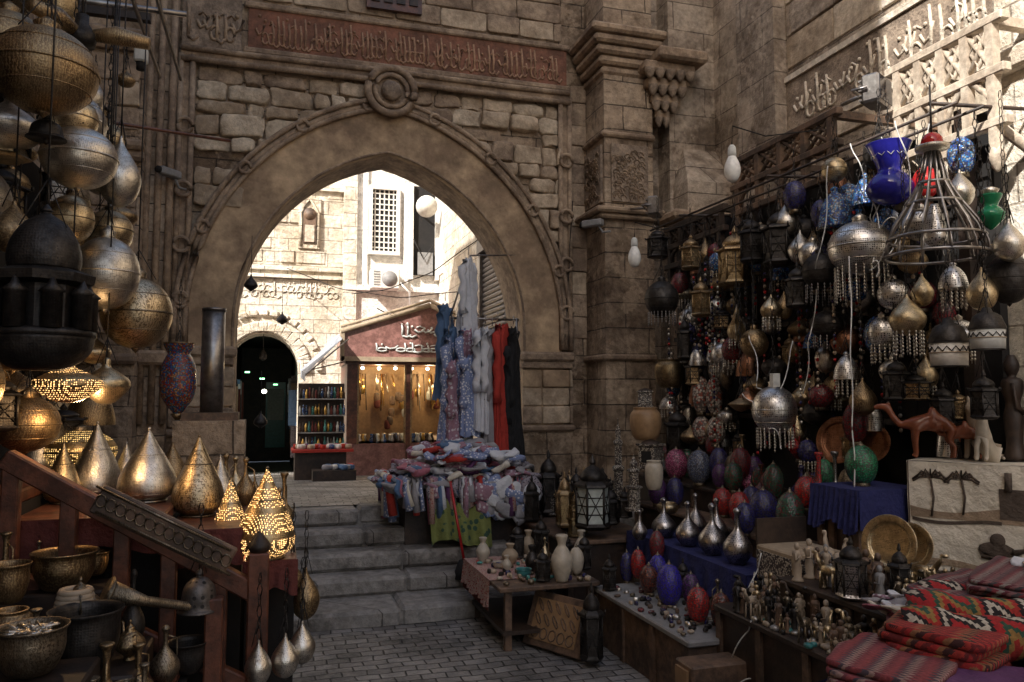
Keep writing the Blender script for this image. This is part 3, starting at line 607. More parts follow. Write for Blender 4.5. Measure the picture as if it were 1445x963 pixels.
def item(kind,m,x,y,z,h,w,hang=0,fr=0):
    x,y,z,h,w=[q/100 for q in (x,y,z,h,w)]
    r=w/2; b=MB()
    rim=m if m in('bronze','brassold','silver','copper','iron') else 'silver' if m.startswith('silver') else 'brassold'
    if kind=='globe':
        sr=min(r,h*.47); sc=h*.86/2
        prof=[(r*math.cos(t),sc+sc*math.sin(t)) for t in [(-pi/2)+pi*i/20 for i in range(20)]]
        b.lathe(prof+[(r*.18,h*.87)],m,28); b.lathe([(r*.3,h*.83),(r*.22,h*.88),(r*.26,h*.92),(r*.1,h*.97),(.005,h)],rim,14)
        b.tube([(1.003*r*math.cos(k*pi/14),1.003*r*math.sin(k*pi/14),sc) for k in range(29)],r*.03,rim,6)
        for zz in (-.5,.5):
            q=math.sqrt(1-zz*zz)*1.003*r; b.tube([(q*math.cos(k*pi/14),q*math.sin(k*pi/14),sc+zz*sc) for k in range(29)],r*.014,rim,5)
        b.lathe([(.002,-h*.05),(r*.1,-h*.01),(r*.16,h*.02)],rim,10)
    elif kind=='shade':
        b.lathe([(r*.85,h*.04),(r*.9,h*.5)],m,14,sm=True); b.lathe([(r*.93,h*.5),(r*.95,h*.53),(r*.7,h*.8),(r*.5,h*.86),(r*.3,h*.9),(.02,h)],'iron',14,sm=True)
        for zz,q in ((.03,.86),(.5,.92),(.3,.89)): b.tube([(r*q*math.cos(k*pi/14),r*q*math.sin(k*pi/14),h*zz) for k in range(29)],r*.03,'iron' if zz!=.3 else 'tan',5)
        for i in range(14):
            a=i*pi/7; b.tube([(r*.9*math.cos(a),r*.9*math.sin(a),h*.32),(r*.9*math.cos(a+.22),r*.9*math.sin(a+.22),h*.42),(r*.9*math.cos(a+.45),r*.9*math.sin(a+.45),h*.32)],.003,'iron',4)
    elif kind in('lantern','tower','boxl','mosque'):
        sg={'lantern':6,'tower':6,'boxl':4,'mosque':8}[kind]; rt=pi/4 if sg==4 else 0
        if kind=='lantern':
            b.lathe([(r*.5,0),(r*.75,h*.02),(r*.9,h*.06),(r*.82,h*.1)],'iron' if m=='glassl' else m,sg,sm=False)
            b.lathe([(r*.78,h*.1),(r*.78,h*.56)],m,sg,sm=False)
            fm='iron' if m!='gold' else 'bronze'
            b.lathe([(r*.8,h*.56),(r,h*.58),(r*.96,h*.61),(r*.6,h*.66)],fm,sg,sm=False)
            b.lathe(smoothp([(r*.6,h*.66),(r*.62,h*.72),(r*.42,h*.8),(r*.12,h*.86),(r*.16,h*.9),(.004,h)]),fm,12)
            for i in range(6):
                a=i*pi/3; cx,cy=r*.8*math.cos(a),r*.8*math.sin(a); b.tube([(cx,cy,h*.08),(cx,cy,h*.58)],r*.06,fm,5)
                b.tube([(r*math.cos(a),r*math.sin(a),h*.59),(r*1.02*math.cos(a),r*1.02*math.sin(a),h*.65)],r*.05,fm,5)
                a2=a+pi/3; cx2,cy2=r*.8*math.cos(a2),r*.8*math.sin(a2)
                for zz in (.22,.33,.44): b.tube([(cx,cy,h*zz),(cx2,cy2,h*zz)],r*.03,fm,4)
                b.tube([(cx,cy,h*.12),(cx2,cy2,h*.54)],r*.025,fm,4); b.tube([(cx2,cy2,h*.12),(cx,cy,h*.54)],r*.025,fm,4)
        elif kind=='tower':
            b.lathe([(r,0),(r,h*.04),(r*.7,h*.05),(r*.7,h*.38),(r*.95,h*.4),(r*.95,h*.43),(r*.55,h*.45),(r*.55,h*.68),(r*.75,h*.7),(r*.75,h*.73),(r*.4,h*.75),(r*.45,h*.84),(r*.1,h*.95),(.003,h)],m,sg,sm=False)
        elif kind=='boxl':
            b.lathe([(r*1.3,0),(r*1.35,h*.08),(r*1.15,h*.1),(r*1.15,h*.8),(r*1.4,h*.84),(r*1.4,h*.9)],m,4,sm=False,rot=rt); b.lathe(smoothp([(r*.9,h*.9),(r*.7,h*.97),(.01,h*1.05)]),'darkwood',12)
            b.box(-r*.5,r*.5,-r*.85,-r*.8,h*.25,h*.65,'black')
        else:
            b.lathe(smoothp([(.01,0),(r*.5,h*.01),(r*.9,h*.1),(r,h*.2)]),m,24); b.lathe([(r*1.02,h*.2),(r*1.02,h*.23),(r*.8,h*.25)],rim,24)
            b.lathe([(r*.72,h*.24),(r*.72,h*.5),(r*.95,h*.52),(r*.98,h*.57),(r*.7,h*.6)],m,8,sm=False)
            for i in range(8):
                a=(i+.5)*pi/4; c=(r*.85*math.cos(a),r*.85*math.sin(a),0)
                b.lathe([(r*.2,h*.24),(r*.2,h*.44),(r*.26,h*.45),(r*.1,h*.49),(.005,h*.54)],m,8,c)
            b.lathe(smoothp([(r*.66,h*.6),(r*.7,h*.68),(r*.62,h*.78),(r*.4,h*.88),(r*.1,h*.94),(r*.12,h*.96),(.004,h)]),m,24)
    elif kind=='teapot':
        b.lathe(smoothp([(r*.35,0),(r*.3,h*.1),(r*.8,h*.3),(r*.85,h*.45),(r*.5,h*.65),(r*.3,h*.72),(r*.25,h*.8),(r*.05,h*.9),(r*.08,h*.95),(.003,h)]),m,22)
        b.tube([(r*.6,0,h*.3),(r*1.1,0,h*.45),(r*1.3,0,h*.8),(r*1.5,0,h*.85)],[r*.2,r*.12,r*.07,r*.06],m,8)
        b.tube([(-r*.5,0,h*.62),(-r*1.1,0,h*.75),(-r*1.25,0,h*.45),(-r*.75,0,h*.25)],r*.06,m,7)
    elif kind=='plate':
        Mx=Matrix.Translation((0,0,h/2))@Matrix.Rotation(-pi/2+.2,4,'Y')
        b.lathe(smoothp([(.005,0),(r*.5,.004),(r*.75,.01),(r*.78,.025),(r,.03),(r*1.0,.022),(r*.5,-.012)]),m,32,M=Mx)
    else:
        P=[(a*r,c*h) for a,c in PR[kind]]
        m2={'bvase':'bluevase','green':'glass_green'}.get(kind,m)
        b.lathe(smoothp(P),m2,26)
        if kind=='bvase': b.tube([(r*.9*math.cos(k*pi/12),r*.9*math.sin(k*pi/12),h*(.22+.05*math.sin(k*2.3))) for k in range(25)],.004,'whiteb',4); b.tube([(r*.72*math.cos(k*pi/12),r*.72*math.sin(k*pi/12),h*(.8+.04*math.sin(k*2.9))) for k in range(25)],.003,'whiteb',4)
        if kind=='mosl': b.tube([(r*.85*math.cos(k*pi/12),r*.85*math.sin(k*pi/12),h) for k in range(25)],.006,'bronze',5); b.lathe([(.01,-.04),(.03,-.01),(.05,.02)],'bronze',12)
        if kind=='egg': b.lathe([(r*.55,-.015),(r*.5,.01),(r*.42,.03)],'brassold',14); b.lathe([(r*.3,h*.95),(r*.12,h*.99),(.003,h*1.06)],'brassold',10)
        if kind=='cone':
            b.tube([(r*.64*math.cos(k*pi/14),r*.64*math.sin(k*pi/14),.005) for k in range(29)],r*.04,rim,6); b.tube([(r*.94*math.cos(k*pi/14),r*.94*math.sin(k*pi/14),h*.12) for k in range(29)],r*.025,rim,6)
            b.tube([(r*.52*math.cos(k*pi/14),r*.52*math.sin(k*pi/14),h*.65) for k in range(29)],r*.025,rim,6); b.sell((0,0,h*1.0),(r*.07,r*.07,r*.07),rim,None,1,8,6)
        if kind in('flask','jug') and m!='silverd': b.tube([(r*.2,0,h*.8),(r*.9,0,h*.72),(r*.95,0,h*.45),(r*.8,0,h*.3)],r*.07,m,6)
        if kind=='bell' and m=='brassold': b.tube([(r*.98*math.cos(k*pi/14),r*.98*math.sin(k*pi/14),.01) for k in range(29)],r*.06,m,6)
        if kind=='bell': b.sell((0,0,-.01),(r*.15,r*.15,r*.2),m,None,1)
        if kind=='green' : b.lathe([(.03,h),(.05,h+.03),(.01,h+.05)],'silver',12)
    if hang>0:
        zz=h; n=int(hang/.05)
        if hang<1.0:
            for k in range(n):
                c=[(.012*math.cos(t*pi/3) if k%2 else 0,0 if k%2 else .012*math.cos(t*pi/3),zz+.05*k+.025+.03*math.sin(t*pi/3)) for t in range(7)]
                b.tube(c,.003,'iron',4)
        else: b.tube([(0,0,zz),(0,0,zz+hang)],.004,'iron',5)
        for k in range(3):
            a=k*2*pi/3; b.tube([(r*.5*math.cos(a),r*.5*math.sin(a),h*.85),(0,0,h+.1)],.0025,'iron',4)
    if fr: fringe(b,r*.8,'silver' if m!='iron' else 'steel',22 if w>.3 else 14,fr/100,h*.12 if kind!='dome' else 0)
    nmz=NAME[kind]; nmz=PRE.get(m,'')+nmz if not nmz.startswith(('blue','green','brass','inlaid','metal','mosaic')) else nmz
    b.build(nmz,(x,y,z),R.uniform(0,6.28) if kind!='plate' else math.radians(20))
def items(T,hang=0):
    for l in T.strip().splitlines():
        p=l.split(); a=list(map(float,p[2:])); fr=a[5] if len(a)>5 else 0
        item(p[0],p[1],*a[:5],hang=hang if not callable(hang) else hang(a),fr=fr)
items("""globe bronze -95 364 307 42 41
globe brass -96 416 310 28 23
globe silver -92 415 288 35 34
pear silver -81 454 289 39 21
globe brass -100 438 265 29 22
globe silver -86 455 234 45 33
globe engr -75 483 215 47 38
mosque iron -86 340 198 65 37
disc brasslit -93 415 185 21 30
disc brass -82 443 184 24 23
pear brass -95 479 206 16 17
bell iron -96 374 299 10 16
disc bronze -87 487 283 18 21
pear bronze -97 552 391 12 12
pear bronze -124 435 304 14 18
globe bronze -140 482 296 19 19
mosl mos -70 649 173 56 27
globe silver -115 500 330 40 36
globe silver -120 460 235 34 30
globe bronze -118 420 200 30 28
globe brass -125 520 265 34 32
pear bronze -110 385 250 24 18
globe silver -100 520 310 34 32
globe silver -95 500 270 30 28
globe brass -88 470 268 26 24
globe bronze -120 400 330 40 36""",hang=lambda a:(.5 if a[0]==-70 else max(.3,4.3-(a[2]+a[3])/100)) if a[2]>150 else .3)
item('bell','brassold',-98,304-0,130,37,18,hang=.6)
items("""cone silver -131 521 142 43 22
cone silver -96 500 130 43 27
cone silver -66 480 130 40 31
cone engr -39 472 122 44 28
cone brasslit -2 429 105 46 29
cone brasslit -21 456 105 39 19
cone silver -85 528 131 29 15
globe lit -110 525 143 29 41
cone brass -109 483 130 33 18
cone bronze -62 555 130 28 20
flask bronze -27 520 122 31 13
flask bronze -15 510 122 29 13
flask brass -22 534 122 28 13
flask bronze -5 505 106 32 12
flask bronze 5 500 106 27 11
cone silver -30 512 122 30 18
cone bronze -10 530 106 30 18
flask brassold 4 475 106 25 11
jug bronze 8 520 106 34 13
bowl iron -70 356 79 24 26
flask iron -57 384 79 33 10
teapot brassold -77 379 90 21 21
bowl brassold -82 328 88 17 23
bowl bronze -103 376 103 16 15
flask brassold -103 418 109 12 7
flask brassold -93 415 109 9 8
bowl bronze -89 404 101 17 26
bowl bronze -80 422 103 11 12
jug bronze -50 355 66 22 12
jug bronze -60 345 66 26 14
jug brassold -85 345 92 15 11
flask brassold -42 372 66 24 12
bowl iron -35 395 62 14 18
pot bronze -95 350 90 16 16
flask brass 0 455 105 20 9
jug bronze -110 395 105 24 12
vase brassold -62 330 66 18 10
pot brassold -52 340 66 12 11
teapot bronze -55 365 79 16 14
jug brassold -45 335 66 20 10""")
items("""pear silver -4 388 55 21 12
pear silver 8 395 55 21 13
pear silver 16 403 58 21 13
pear bronze 19 444 68 28 15
pear bronze 12 440 85 16 10
bell octo -31 396 89 19 19""",hang=.35)
items("""lantern iron 390 743 335 36 26
globe iron 350 660 263 40 32 14
lantern gold 390 674 312 36 24
lantern gold 390 598 285 55 34
lantern iron 410 672 294 41 21
lantern iron 390 534 293 52 30
globe iron 380 474 266 31 25 16
globe silverp 380 432 271 42 42 26
bvase blue 380 404 312 40 29
dome bluet 390 468 311 31 24
dome bluet 400 448 323 24 20
green green 390 340 283 20 15
pear brass 380 339 236 25 16
pear brass 380 381 243 21 13
pear brass 370 383 225 26 21 18
globe silverp 390 415 245 24 20
dome silverp 380 358 251 16 16 14
globe silverp 390 426 220 25 18 15
shade white 360 344 204 28 22
shade whiteb 360 319 212 23 19
globe silverp 360 504 160 42 33 18
globe bronze 380 557 220 28 23
globe iron 390 545 204 18 20
globe iron 390 479 230 25 26 12
globe copper 400 472 218 24 22
lantern iron 390 688 224 46 18
pear brass 380 533 249 21 17 12
dish bronze 350 532 176 11 19
globe iron 410 529 310 26 24
globe iron 410 565 260 27 20
globe iron 395 335 240 33 24
dome copper 410 488 343 19 16
lantern iron 410 607 328 25 22
globe iron 400 507 166 22 22
lantern iron 400 388 170 27 18
pot gold 390 721 197 29 30
globe silverp 385 385 285 24 22
dome bluet 395 425 290 22 18
egg redglass 400 395 315 22 16
pear silver 390 360 300 24 16
globe silver 395 500 285 26 22
lantern gold 380 640 262 38 22
pear brass 385 590 235 26 16 10
globe silverp 390 620 215 26 22 12
lantern iron 380 500 255 36 20
dome silverp 385 455 200 20 18 14
lantern iron 385 410 185 30 18
pear bronze 385 440 175 26 18
globe silverp 390 365 215 22 20 12
dome copper 385 575 178 18 20
lantern iron 385 345 175 28 18
egg dblue 395 520 335 26 18
globe bluet 395 455 255 18 16
globe iron 388 420 340 26 22
pear silver 385 325 262 24 16
globe brass 392 470 345 22 18
lantern iron 385 565 300 44 24""",hang=lambda a:.95 if a[2]<250 else .35)
items("""pot woodlight 330 657 148 30 29
boxl inlay 330 657 178 17 15
boxl inlay 330 647 122 26 20
lantern glassl 270 641 72 65 36
tower inlay 300 621 90 48 16
tower inlay 310 674 88 80 13
lantern iron 275 770 66 67 27
lantern iron 258 770 66 52 23
lantern iron 290 730 72 46 19
lantern iron 305 700 90 30 16
pot alabaster 320 622 107 25 16
vase alabaster 213 567 48 35 17
vase alabaster 253 626 48 27 13
vase alabaster 173 650 48 21 12
vase tan 219 667 48 22 13
vase tan 193 637 48 17 14
lantern iron 199 571 48 25 14
lantern iron 217 519 3 55 19
lantern iron 246 553 42 27 13
egg redw 400 676 171 38 17
egg redw 400 652 171 37 16
egg redw 400 676 143 27 18
egg redw 400 650 143 27 17
lantern iron 390 706 130 50 29
egg pink 370 673 109 30 22
egg steelm 370 631 109 32 22
egg dblue 380 614 112 32 18
egg dred 380 580 118 28 18
egg purple 340 654 89 26 18
egg dblue 350 640 89 27 16
egg dred 370 524 111 22 16
egg mgreen 370 576 109 25 16
egg dred 400 656 131 22 15
egg purple 390 576 115 24 15
egg dblue 350 506 89 31 22
egg mgreen 340 461 89 35 20
egg mred 350 537 89 26 17
egg mred 360 577 89 24 17
jug mred 350 443 115 36 14
egg green 360 415 132 26 20
egg green 380 475 120 24 13
jug mred 390 522 144 25 11
egg dblue 360 536 95 24 16
flask silverd 310 586 73 32 20
flask silverd 310 547 73 34 19
flask silverd 310 512 73 37 20
flask silverd 310 479 73 38 20
flask silverd 325 530 78 33 16
flask silverd 325 561 78 33 16
pot brass 320 598 90 9 18
egg dblue 270 573 42 24 11
egg mred 275 563 46 24 12
egg brownred 270 535 42 22 14
egg blue 280 540 46 24 14
egg blue 268 500 42 30 18
egg mred 266 458 42 24 15
egg brownred 272 440 42 24 13
lantern iron 248 476 20 22 9
lantern iron 308 330 85 28 12
lantern silverd 290 344 83 32 18
plate brass 328 357 90 34 30
plate brass 338 352 90 32 24
plate copper 405 488 134 43 34
plate copper 405 454 135 40 26
egg dblue 330 500 88 24 15
egg mgreen 375 545 109 24 15
egg brownred 385 500 109 22 15
egg purple 372 600 109 22 14
jug silverd 385 470 109 40 14
egg mred 360 470 109 24 16
jug brass 395 600 120 35 13
vase alabaster 182 610 48 13 8
vase tan 203 610 48 15 9
bowl teal 190 590 48 6 12
bowl alabaster 180 625 48 5 10
bowl bronze 213 600 48 6 13
egg alabaster 232 585 48 22 12
lantern iron 245 600 48 30 14
flask brass 225 640 48 20 9
lantern iron 262 680 66 50 20
lantern iron 245 735 66 45 18
flask silverd 285 580 73 24 12
egg dred 290 560 60 24 12
flask brassold 288 470 42 24 12
egg purple 285 500 42 22 13
lantern iron 290 520 42 28 12
lantern iron 205 655 48 32 15
lantern iron 228 658 48 36 16
vase iron 200 600 48 22 11
lantern iron 236 618 48 28 13""")
FK=[('globe',['iron','silverp','bronze','silverp','brassold','silver']),('lantern',['iron','gold','iron','bronze']),('dome',['bluet','copper','silverp']),('pear',['brass','silver','bronze']),('egg',['dred','dblue','bluet'])]
for k in range(120):
    kk,ms=R.choice(FK); item(kk,R.choice(ms),R.uniform(392,420),R.uniform(380,745),R.uniform(135,335),R.uniform(16,32),R.uniform(13,22),hang=.2,fr=10 if R.random()<.3 and kk!='lantern' else 0)
for k in range(46):
    kk,ms=R.choice(FK[:4]); item(kk,R.choice(['bronze','brassold','iron','silver','brass']),R.uniform(-150,-120),R.uniform(380,640),R.uniform(150,400),R.uniform(20,40),R.uniform(18,32),hang=.3)
for k in range(26):
    item(R.choice(['egg','flask','jug','pot','egg']),R.choice(['dred','dblue','mgreen','purple','brownred','iron','brassold','pink','silverd']),R.uniform(368,418),R.uniform(430,740),109,R.uniform(18,30),R.uniform(11,17))
for k in range(20):
    item(R.choice(['lantern','lantern','tower']),R.choice(['iron','iron','inlay','gold']),R.uniform(250,315),R.uniform(640,780),R.choice([66,72,80]),R.uniform(26,55),R.uniform(12,20))
bs=MB()
for k in range(56):
    x=R.uniform(3.85,4.2);y=R.uniform(4.0,7.3);z0=R.uniform(2.2,3.4);L=R.uniform(.5,1.3)
    bs.tube([(x,y,z0),(x,y,z0-L)],.003,'iron',4)
    for j in range(int(L/.05)): bs.sell((x,y,z0-.05*j),(.014,.014,.016),R.choice(['iron','dblue','silver','redglass','bone']),None,1,6,4)
bs.build('bead_strings')
sb=MB()
vs=[(0,-.05,0),(0,.05,0)]
for i in range(12): a=i*pi/6; r=.17 if i%2==0 else .09; vs.append((r*math.sin(a),0,r*math.cos(a)))
sb.add(vs,[[0,2+i,2+(i+1)%12] for i in range(12)]+[[1,2+(i+1)%12,2+i] for i in range(12)],'gold')
for i in range(12): a=vs[2+i];c=vs[2+(i+1)%12]; sb.tube([a,c],.006,'brassold',5)
sb.tube([(0,0,.17),(0,0,.6)],.004,'iron'); sb.build('star_lantern',(3.6,5.51,2.46),.9)
cg=MB()
for i in range(12):
    a=i*pi/6; c,s_=math.cos(a),math.sin(a)
    cg.tube([(c*r,s_*r,z) for r,z in ((.03,.62),(.06,.5),(.08,.42),(.14,.3),(.22,.18),(.26,.06),(.27,0))],.009,'steel',6)
for r,z in ((.27,0),(.25,.1),(.14,.3),(.08,.42)): cg.tube([(r*math.cos(k*pi/14),r*math.sin(k*pi/14),z) for k in range(29)],.01,'steel',6)
cg.lathe([(.03,.6),(.09,.62),(.09,.64),(.03,.66)],'silver',16); cg.tube([(0,0,.66),(0,0,1.0)],.006,'iron'); cg.sell((0,0,.66),(.06,.06,.06),'redglass',None,1)
cg.lathe(smoothp([(.02,.05),(.06,.1),(.05,.2),(.02,.3)]),'silverp',14)
cg.build('wire_cage_chandelier',(3.6,3.5,2.68))
for (x,y,z) in ((3.3,5.07,3.64),(3.3,6.76,3.26)):
    b=MB(); b.lathe(smoothp([(.005,-.14),(.04,-.12),(.062,-.06),(.055,.0),(.03,.06)]),'bulb',20); b.lathe([(.03,.06),(.033,.08),(.03,.13),(.015,.15)],'whiteb',14); b.tube([(0,0,.15),(.01,0,.3),(.3,.0,.25),(.8,.0,.35)],.005,'black'); b.build('hanging_light_bulb',(x,y,z))
for (x,y,z,rz) in ((4.0,4.36,4.01,.5),(3.95,7.6,3.95,.9)):
    b=MB(); b.box(-.13,.13,-.07,.05,-.1,.1,'steel',bev=.015); b.box(-.115,.115,-.075,-.07,-.085,.085,'winglass'); b.tube([(-.15,0,0),(-.15,.1,.0),(.15,.1,0),(.15,0,0)],.01,'steel'); b.tube([(0,.1,0),(.2,.3,.05)],.015,'steel')
    for k in range(5): b.box(-.12,.12,.05,.07,-.08+.035*k,-.07+.035*k,'steel')
    b.build('floodlight',(x,y,z),rz)
for (x,y,z,rz) in ((-1.05,8.6,4.18,.9),(3.55,8.3,3.9,-.9)):
    b=MB(); b.box(-.16,.1,-.045,.045,-.04,.04,'grey',bev=.012); b.lathe([(.035,0),(.035,.03)],'black',14,M=Matrix.Translation((-.16,0,0))@Matrix.Rotation(-pi/2,4,'Y')); b.tube([(.05,0,-.04),(.1,0,-.12),(.2,0,-.12)],.014,'grey'); b.build('security_camera',(x,y,z),rz)
b=MB(); b.box(-.04,.04,-.04,.04,-.05,.05,'whiteb',bev=.01); b.lathe([(.03,0),(.028,-.05)],'black',14,(0,0,-.05)); b.tube([(0,0,.05),(-.1,0,.12)],.01,'grey'); b.build('security_camera',(-.88,5.5,4.13))
def bracket(name,x,y0,y1,z0,z1,m):
    b=MB(); t=.03
    for zz in (z0,z0+(z1-z0)*.5,z1): b.box(x-.035,x+.035,y0-.1,y1+.1,zz-t,zz+t,m,bev=.008)
    n=4
    for i in range(n+1): yy=y0+(y1-y0)*i/n; b.box(x-.03,x+.03,yy-t*.9,yy+t*.9,z0-.18 if i%2==0 else z0,z1+.02,m)
    for i in range(n):
        ya=y0+(y1-y0)*i/n;yb=y0+(y1-y0)*(i+1)/n;za=z0+(z1-z0)*.52;zc=z1
        b.tube([(x,ya,za),(x,yb,zc)],.022,m,4);b.tube([(x,yb,za),(x,ya,zc)],.022,m,4)
        ym=(ya+yb)/2;zm=(za+zc)/2; dy=(yb-ya)/3.2;dz=(zc-za)/3.2
        b.tube([(x,ym-dy,zm),(x,ym,zm+dz),(x,ym+dy,zm),(x,ym,zm-dz),(x,ym-dy,zm)],.018,m,4)
    for j in (0,2):
        ya=y0+(y1-y0)*j/n; W=(y1-y0)/2
        P=[(x,ya+W*k/16,z0+.03+(z1-z0)*.4*math.sin(k*pi/16)**.6+.02*abs(math.sin(k*pi/4))) for k in range(17)]; b.tube(P,.022,m,5)
        for k in range(2,15,2): b.tube([P[k],(x,P[k][1],z0+(z1-z0)*.5)],.012,m,4)
    for i in (0,2,4): yy=y0+(y1-y0)*i/n; b.lathe(smoothp([(.01,-.1),(.04,-.05),(.05,0),(.03,.05)]),m,12,(x,yy,z0-.2))
    for yy in (y0,y1): b.tube([(x,yy,z0),(x+.5,yy,z0-.25),(x+1.05,yy,z0-.3)],.035,m,5); b.box(x,5.26,yy-.03,yy+.03,z1-.03,z1+.03,m)
    b.build(name)
bracket('wooden_lattice_bracket',4.2,5.05,6.35,3.62,4.12,'oldwood')
bracket('wooden_lattice_bracket',4.2,3.6,4.35,3.55,4.2,'pale_sunlit_wood')  # dark wood bracket, sunlight put into its pale colour
bracket('wooden_lattice_bracket',4.15,6.6,7.6,3.3,3.72,'darkwood')
k_=MB(); k_.box(4.32,4.38,3.73,7.7,0,3.7,'black'); k_.box(4.3,5.25,7.66,7.72,0,3.7,'darkwood')  # black back panel colour stands in for shade inside the shop
for yy in (3.9,5.0,6.2,7.6): k_.box(4.24,4.32,yy-.04,yy+.04,0,3.75,'darkwood')
for zz in (1.06,1.7,2.5,3.3): k_.box(4.2,4.32,3.9,7.65,zz-.02,zz+.02,'darkwood')
for yy in (3.6,5.2,6.6): k_.tube([(3.7,yy,3.62),(5.25,yy,3.72)],.012,'darkwood',6)
for xx in (3.8,4.0): k_.tube([(xx,3.5,3.6),(xx,7.4,3.64)],.01,'darkwood',6)
k_.build('market_kiosk')
def tbl(name,x0,x1,y0,y1,z,m,top=None,cloth=None,dr=.3):
    b=MB(); b.box(x0,x1,y0,y1,z-.04,z-.002,top or m,bev=.008)
    b.box(x0+.03,x1-.02,y0+.03,y1-.03,.0,z-.04,m)
    for i in range(4): yy=y0+.02+(y1-y0-.08)*i/3; b.box(x0+.01,x0+.06,yy,yy+.05,0,z-.04,'oldwood')
    if cloth:
        b.grid(lambda u,v:(x0-.012-.02*math.sin(u*60)*v-.02*v,y0-.02+(y1-y0+.04)*u,z+.004-dr*v*(1+.15*math.sin(u*9))),80,6,cloth)
        b.grid(lambda u,v:(x0-.012+(x1-x0)*u,y0-.02-.02*math.sin(u*40)*v,z+.004-dr*v),n,6,cloth)
        b.grid(lambda u,v:(x0-.012+(x1-x0+.01)*u,y0-.02+(y1-y0+.03)*v,z+.004),8,8,cloth)
    return b.build(name)
tbl('display_table',2.4,2.95,4.25,5.72,.42,'oldwood','grey')
tbl('display_table',2.97,3.34,4.5,6.25,.72,'darkwood','darkwood','bluecloth',.2)
tbl('display_table',3.36,3.64,4.2,6.9,.88,'darkwood','oldwood')
tbl('display_table',3.66,4.2,4.0,7.6,1.08,'darkwood')
tbl('display_table',3.4,3.9,3.95,4.36,1.31,'darkwood','bluecloth','bluecloth',.24)
tbl('display_table',2.42,3.3,6.3,7.95,.65,'darkwood','oldwood')
b=MB(); b.box(1.62,2.42,5.6,6.65,.44,.475,'oldwood',bev=.006)
for xx,yy in ((1.68,5.66),(2.34,5.66),(1.68,6.58),(2.34,6.58)): b.box(xx,xx+.05,yy,yy+.05,0,.44,'oldwood')
b.box(1.66,2.38,5.64,6.6,.12,.15,'darkwood')
b.grid(lambda u,v:(1.61-.02*math.sin(u*70)*v-.01*v,5.85+.85*u,.482-.2*v*(1+.1*math.sin(u*13))),60,5,'redpat'); b.grid(lambda u,v:(1.61+.5*u,5.85+.85*v,.481),4,4,'redpat')
for k in range(40): b.tube([(1.6,5.86+.021*k,.3),(1.6,5.86+.021*k,.25)],.003,'redfelt',4)
b.build('small_pottery_table')
tr=MB()
for k in range(90):
    tr.sell((R.uniform(1.66,2.38),R.uniform(5.64,6.6),.493),(R.uniform(.01,.03),R.uniform(.01,.03),R.uniform(.01,.025)),R.choice(['turq','alabaster','bone','brassold','redglass','dblue','tan','iron','oldwood','brassold']),None,.8,8,6,.008)
for k in range(110):
    tr.sell((R.uniform(2.42,2.93),R.uniform(4.3,5.6),.43),(R.uniform(.01,.028),R.uniform(.01,.028),R.uniform(.01,.02)),R.choice(['brassold','bone','brassold','dred','iron','silver','oldwood','dblue','iron']),None,.8,8,6,.008)
tr.build('trinkets')
b=MB(); M=Matrix.Translation((1.98,5.52,.0))@Matrix.Rotation(math.radians(-62),4,'Z')@Matrix.Rotation(math.radians(-22),4,'X')
b.box(-.28,.28,-.02,.02,.02,.42,'oldwood',M,bev=.006); b.box(-.22,.22,-.028,-.02,.07,.37,'woodlight',M)
for i in range(5):
    for j in range(3): b.tube([M@Vector((-.17+.085*i+.035*math.cos(t*pi/4+j),-.03,.12+.1*j+.04*math.sin(t*pi/4))) for t in range(9)],.005,'oldwood',5)
b.build('carved_wooden_panel')
b=MB(); b.box(2.28,2.75,4.0,4.2,0,.36,'oldwood',bev=.01); b.box(2.265,2.28,4.04,4.17,.2,.33,'woodlight'); b.box(2.265,2.28,4.04,4.17,.03,.17,'woodlight'); b.build('wooden_drawer_box')
b=MB(); b.box(2.45,3.2,3.5,3.95,0,.2,'step_stone',bev=.02); b.box(2.6,3.3,3.1,3.5,0,.32,'step_stone',bev=.02); b.build('stone_bench')
b=MB(); b.box(2.98,3.35,4.02,4.4,.72,.94,'tan',bev=.01)
b.box(2.97,2.98,4.04,4.38,.75,.91,'inlay'); b.box(3.0,3.33,4.01,4.02,.75,.91,'inlay'); b.box(2.98,3.35,4.38,4.4,.94,1.1,'darkwood')
b.build('inlaid_wooden_chest')
tbl('figurine_table',2.6,3.3,3.0,4.3,.62,'darkwood','darkwood')
tbl('display_table',2.85,3.5,3.12,4.0,.83,'darkwood','darkwood')
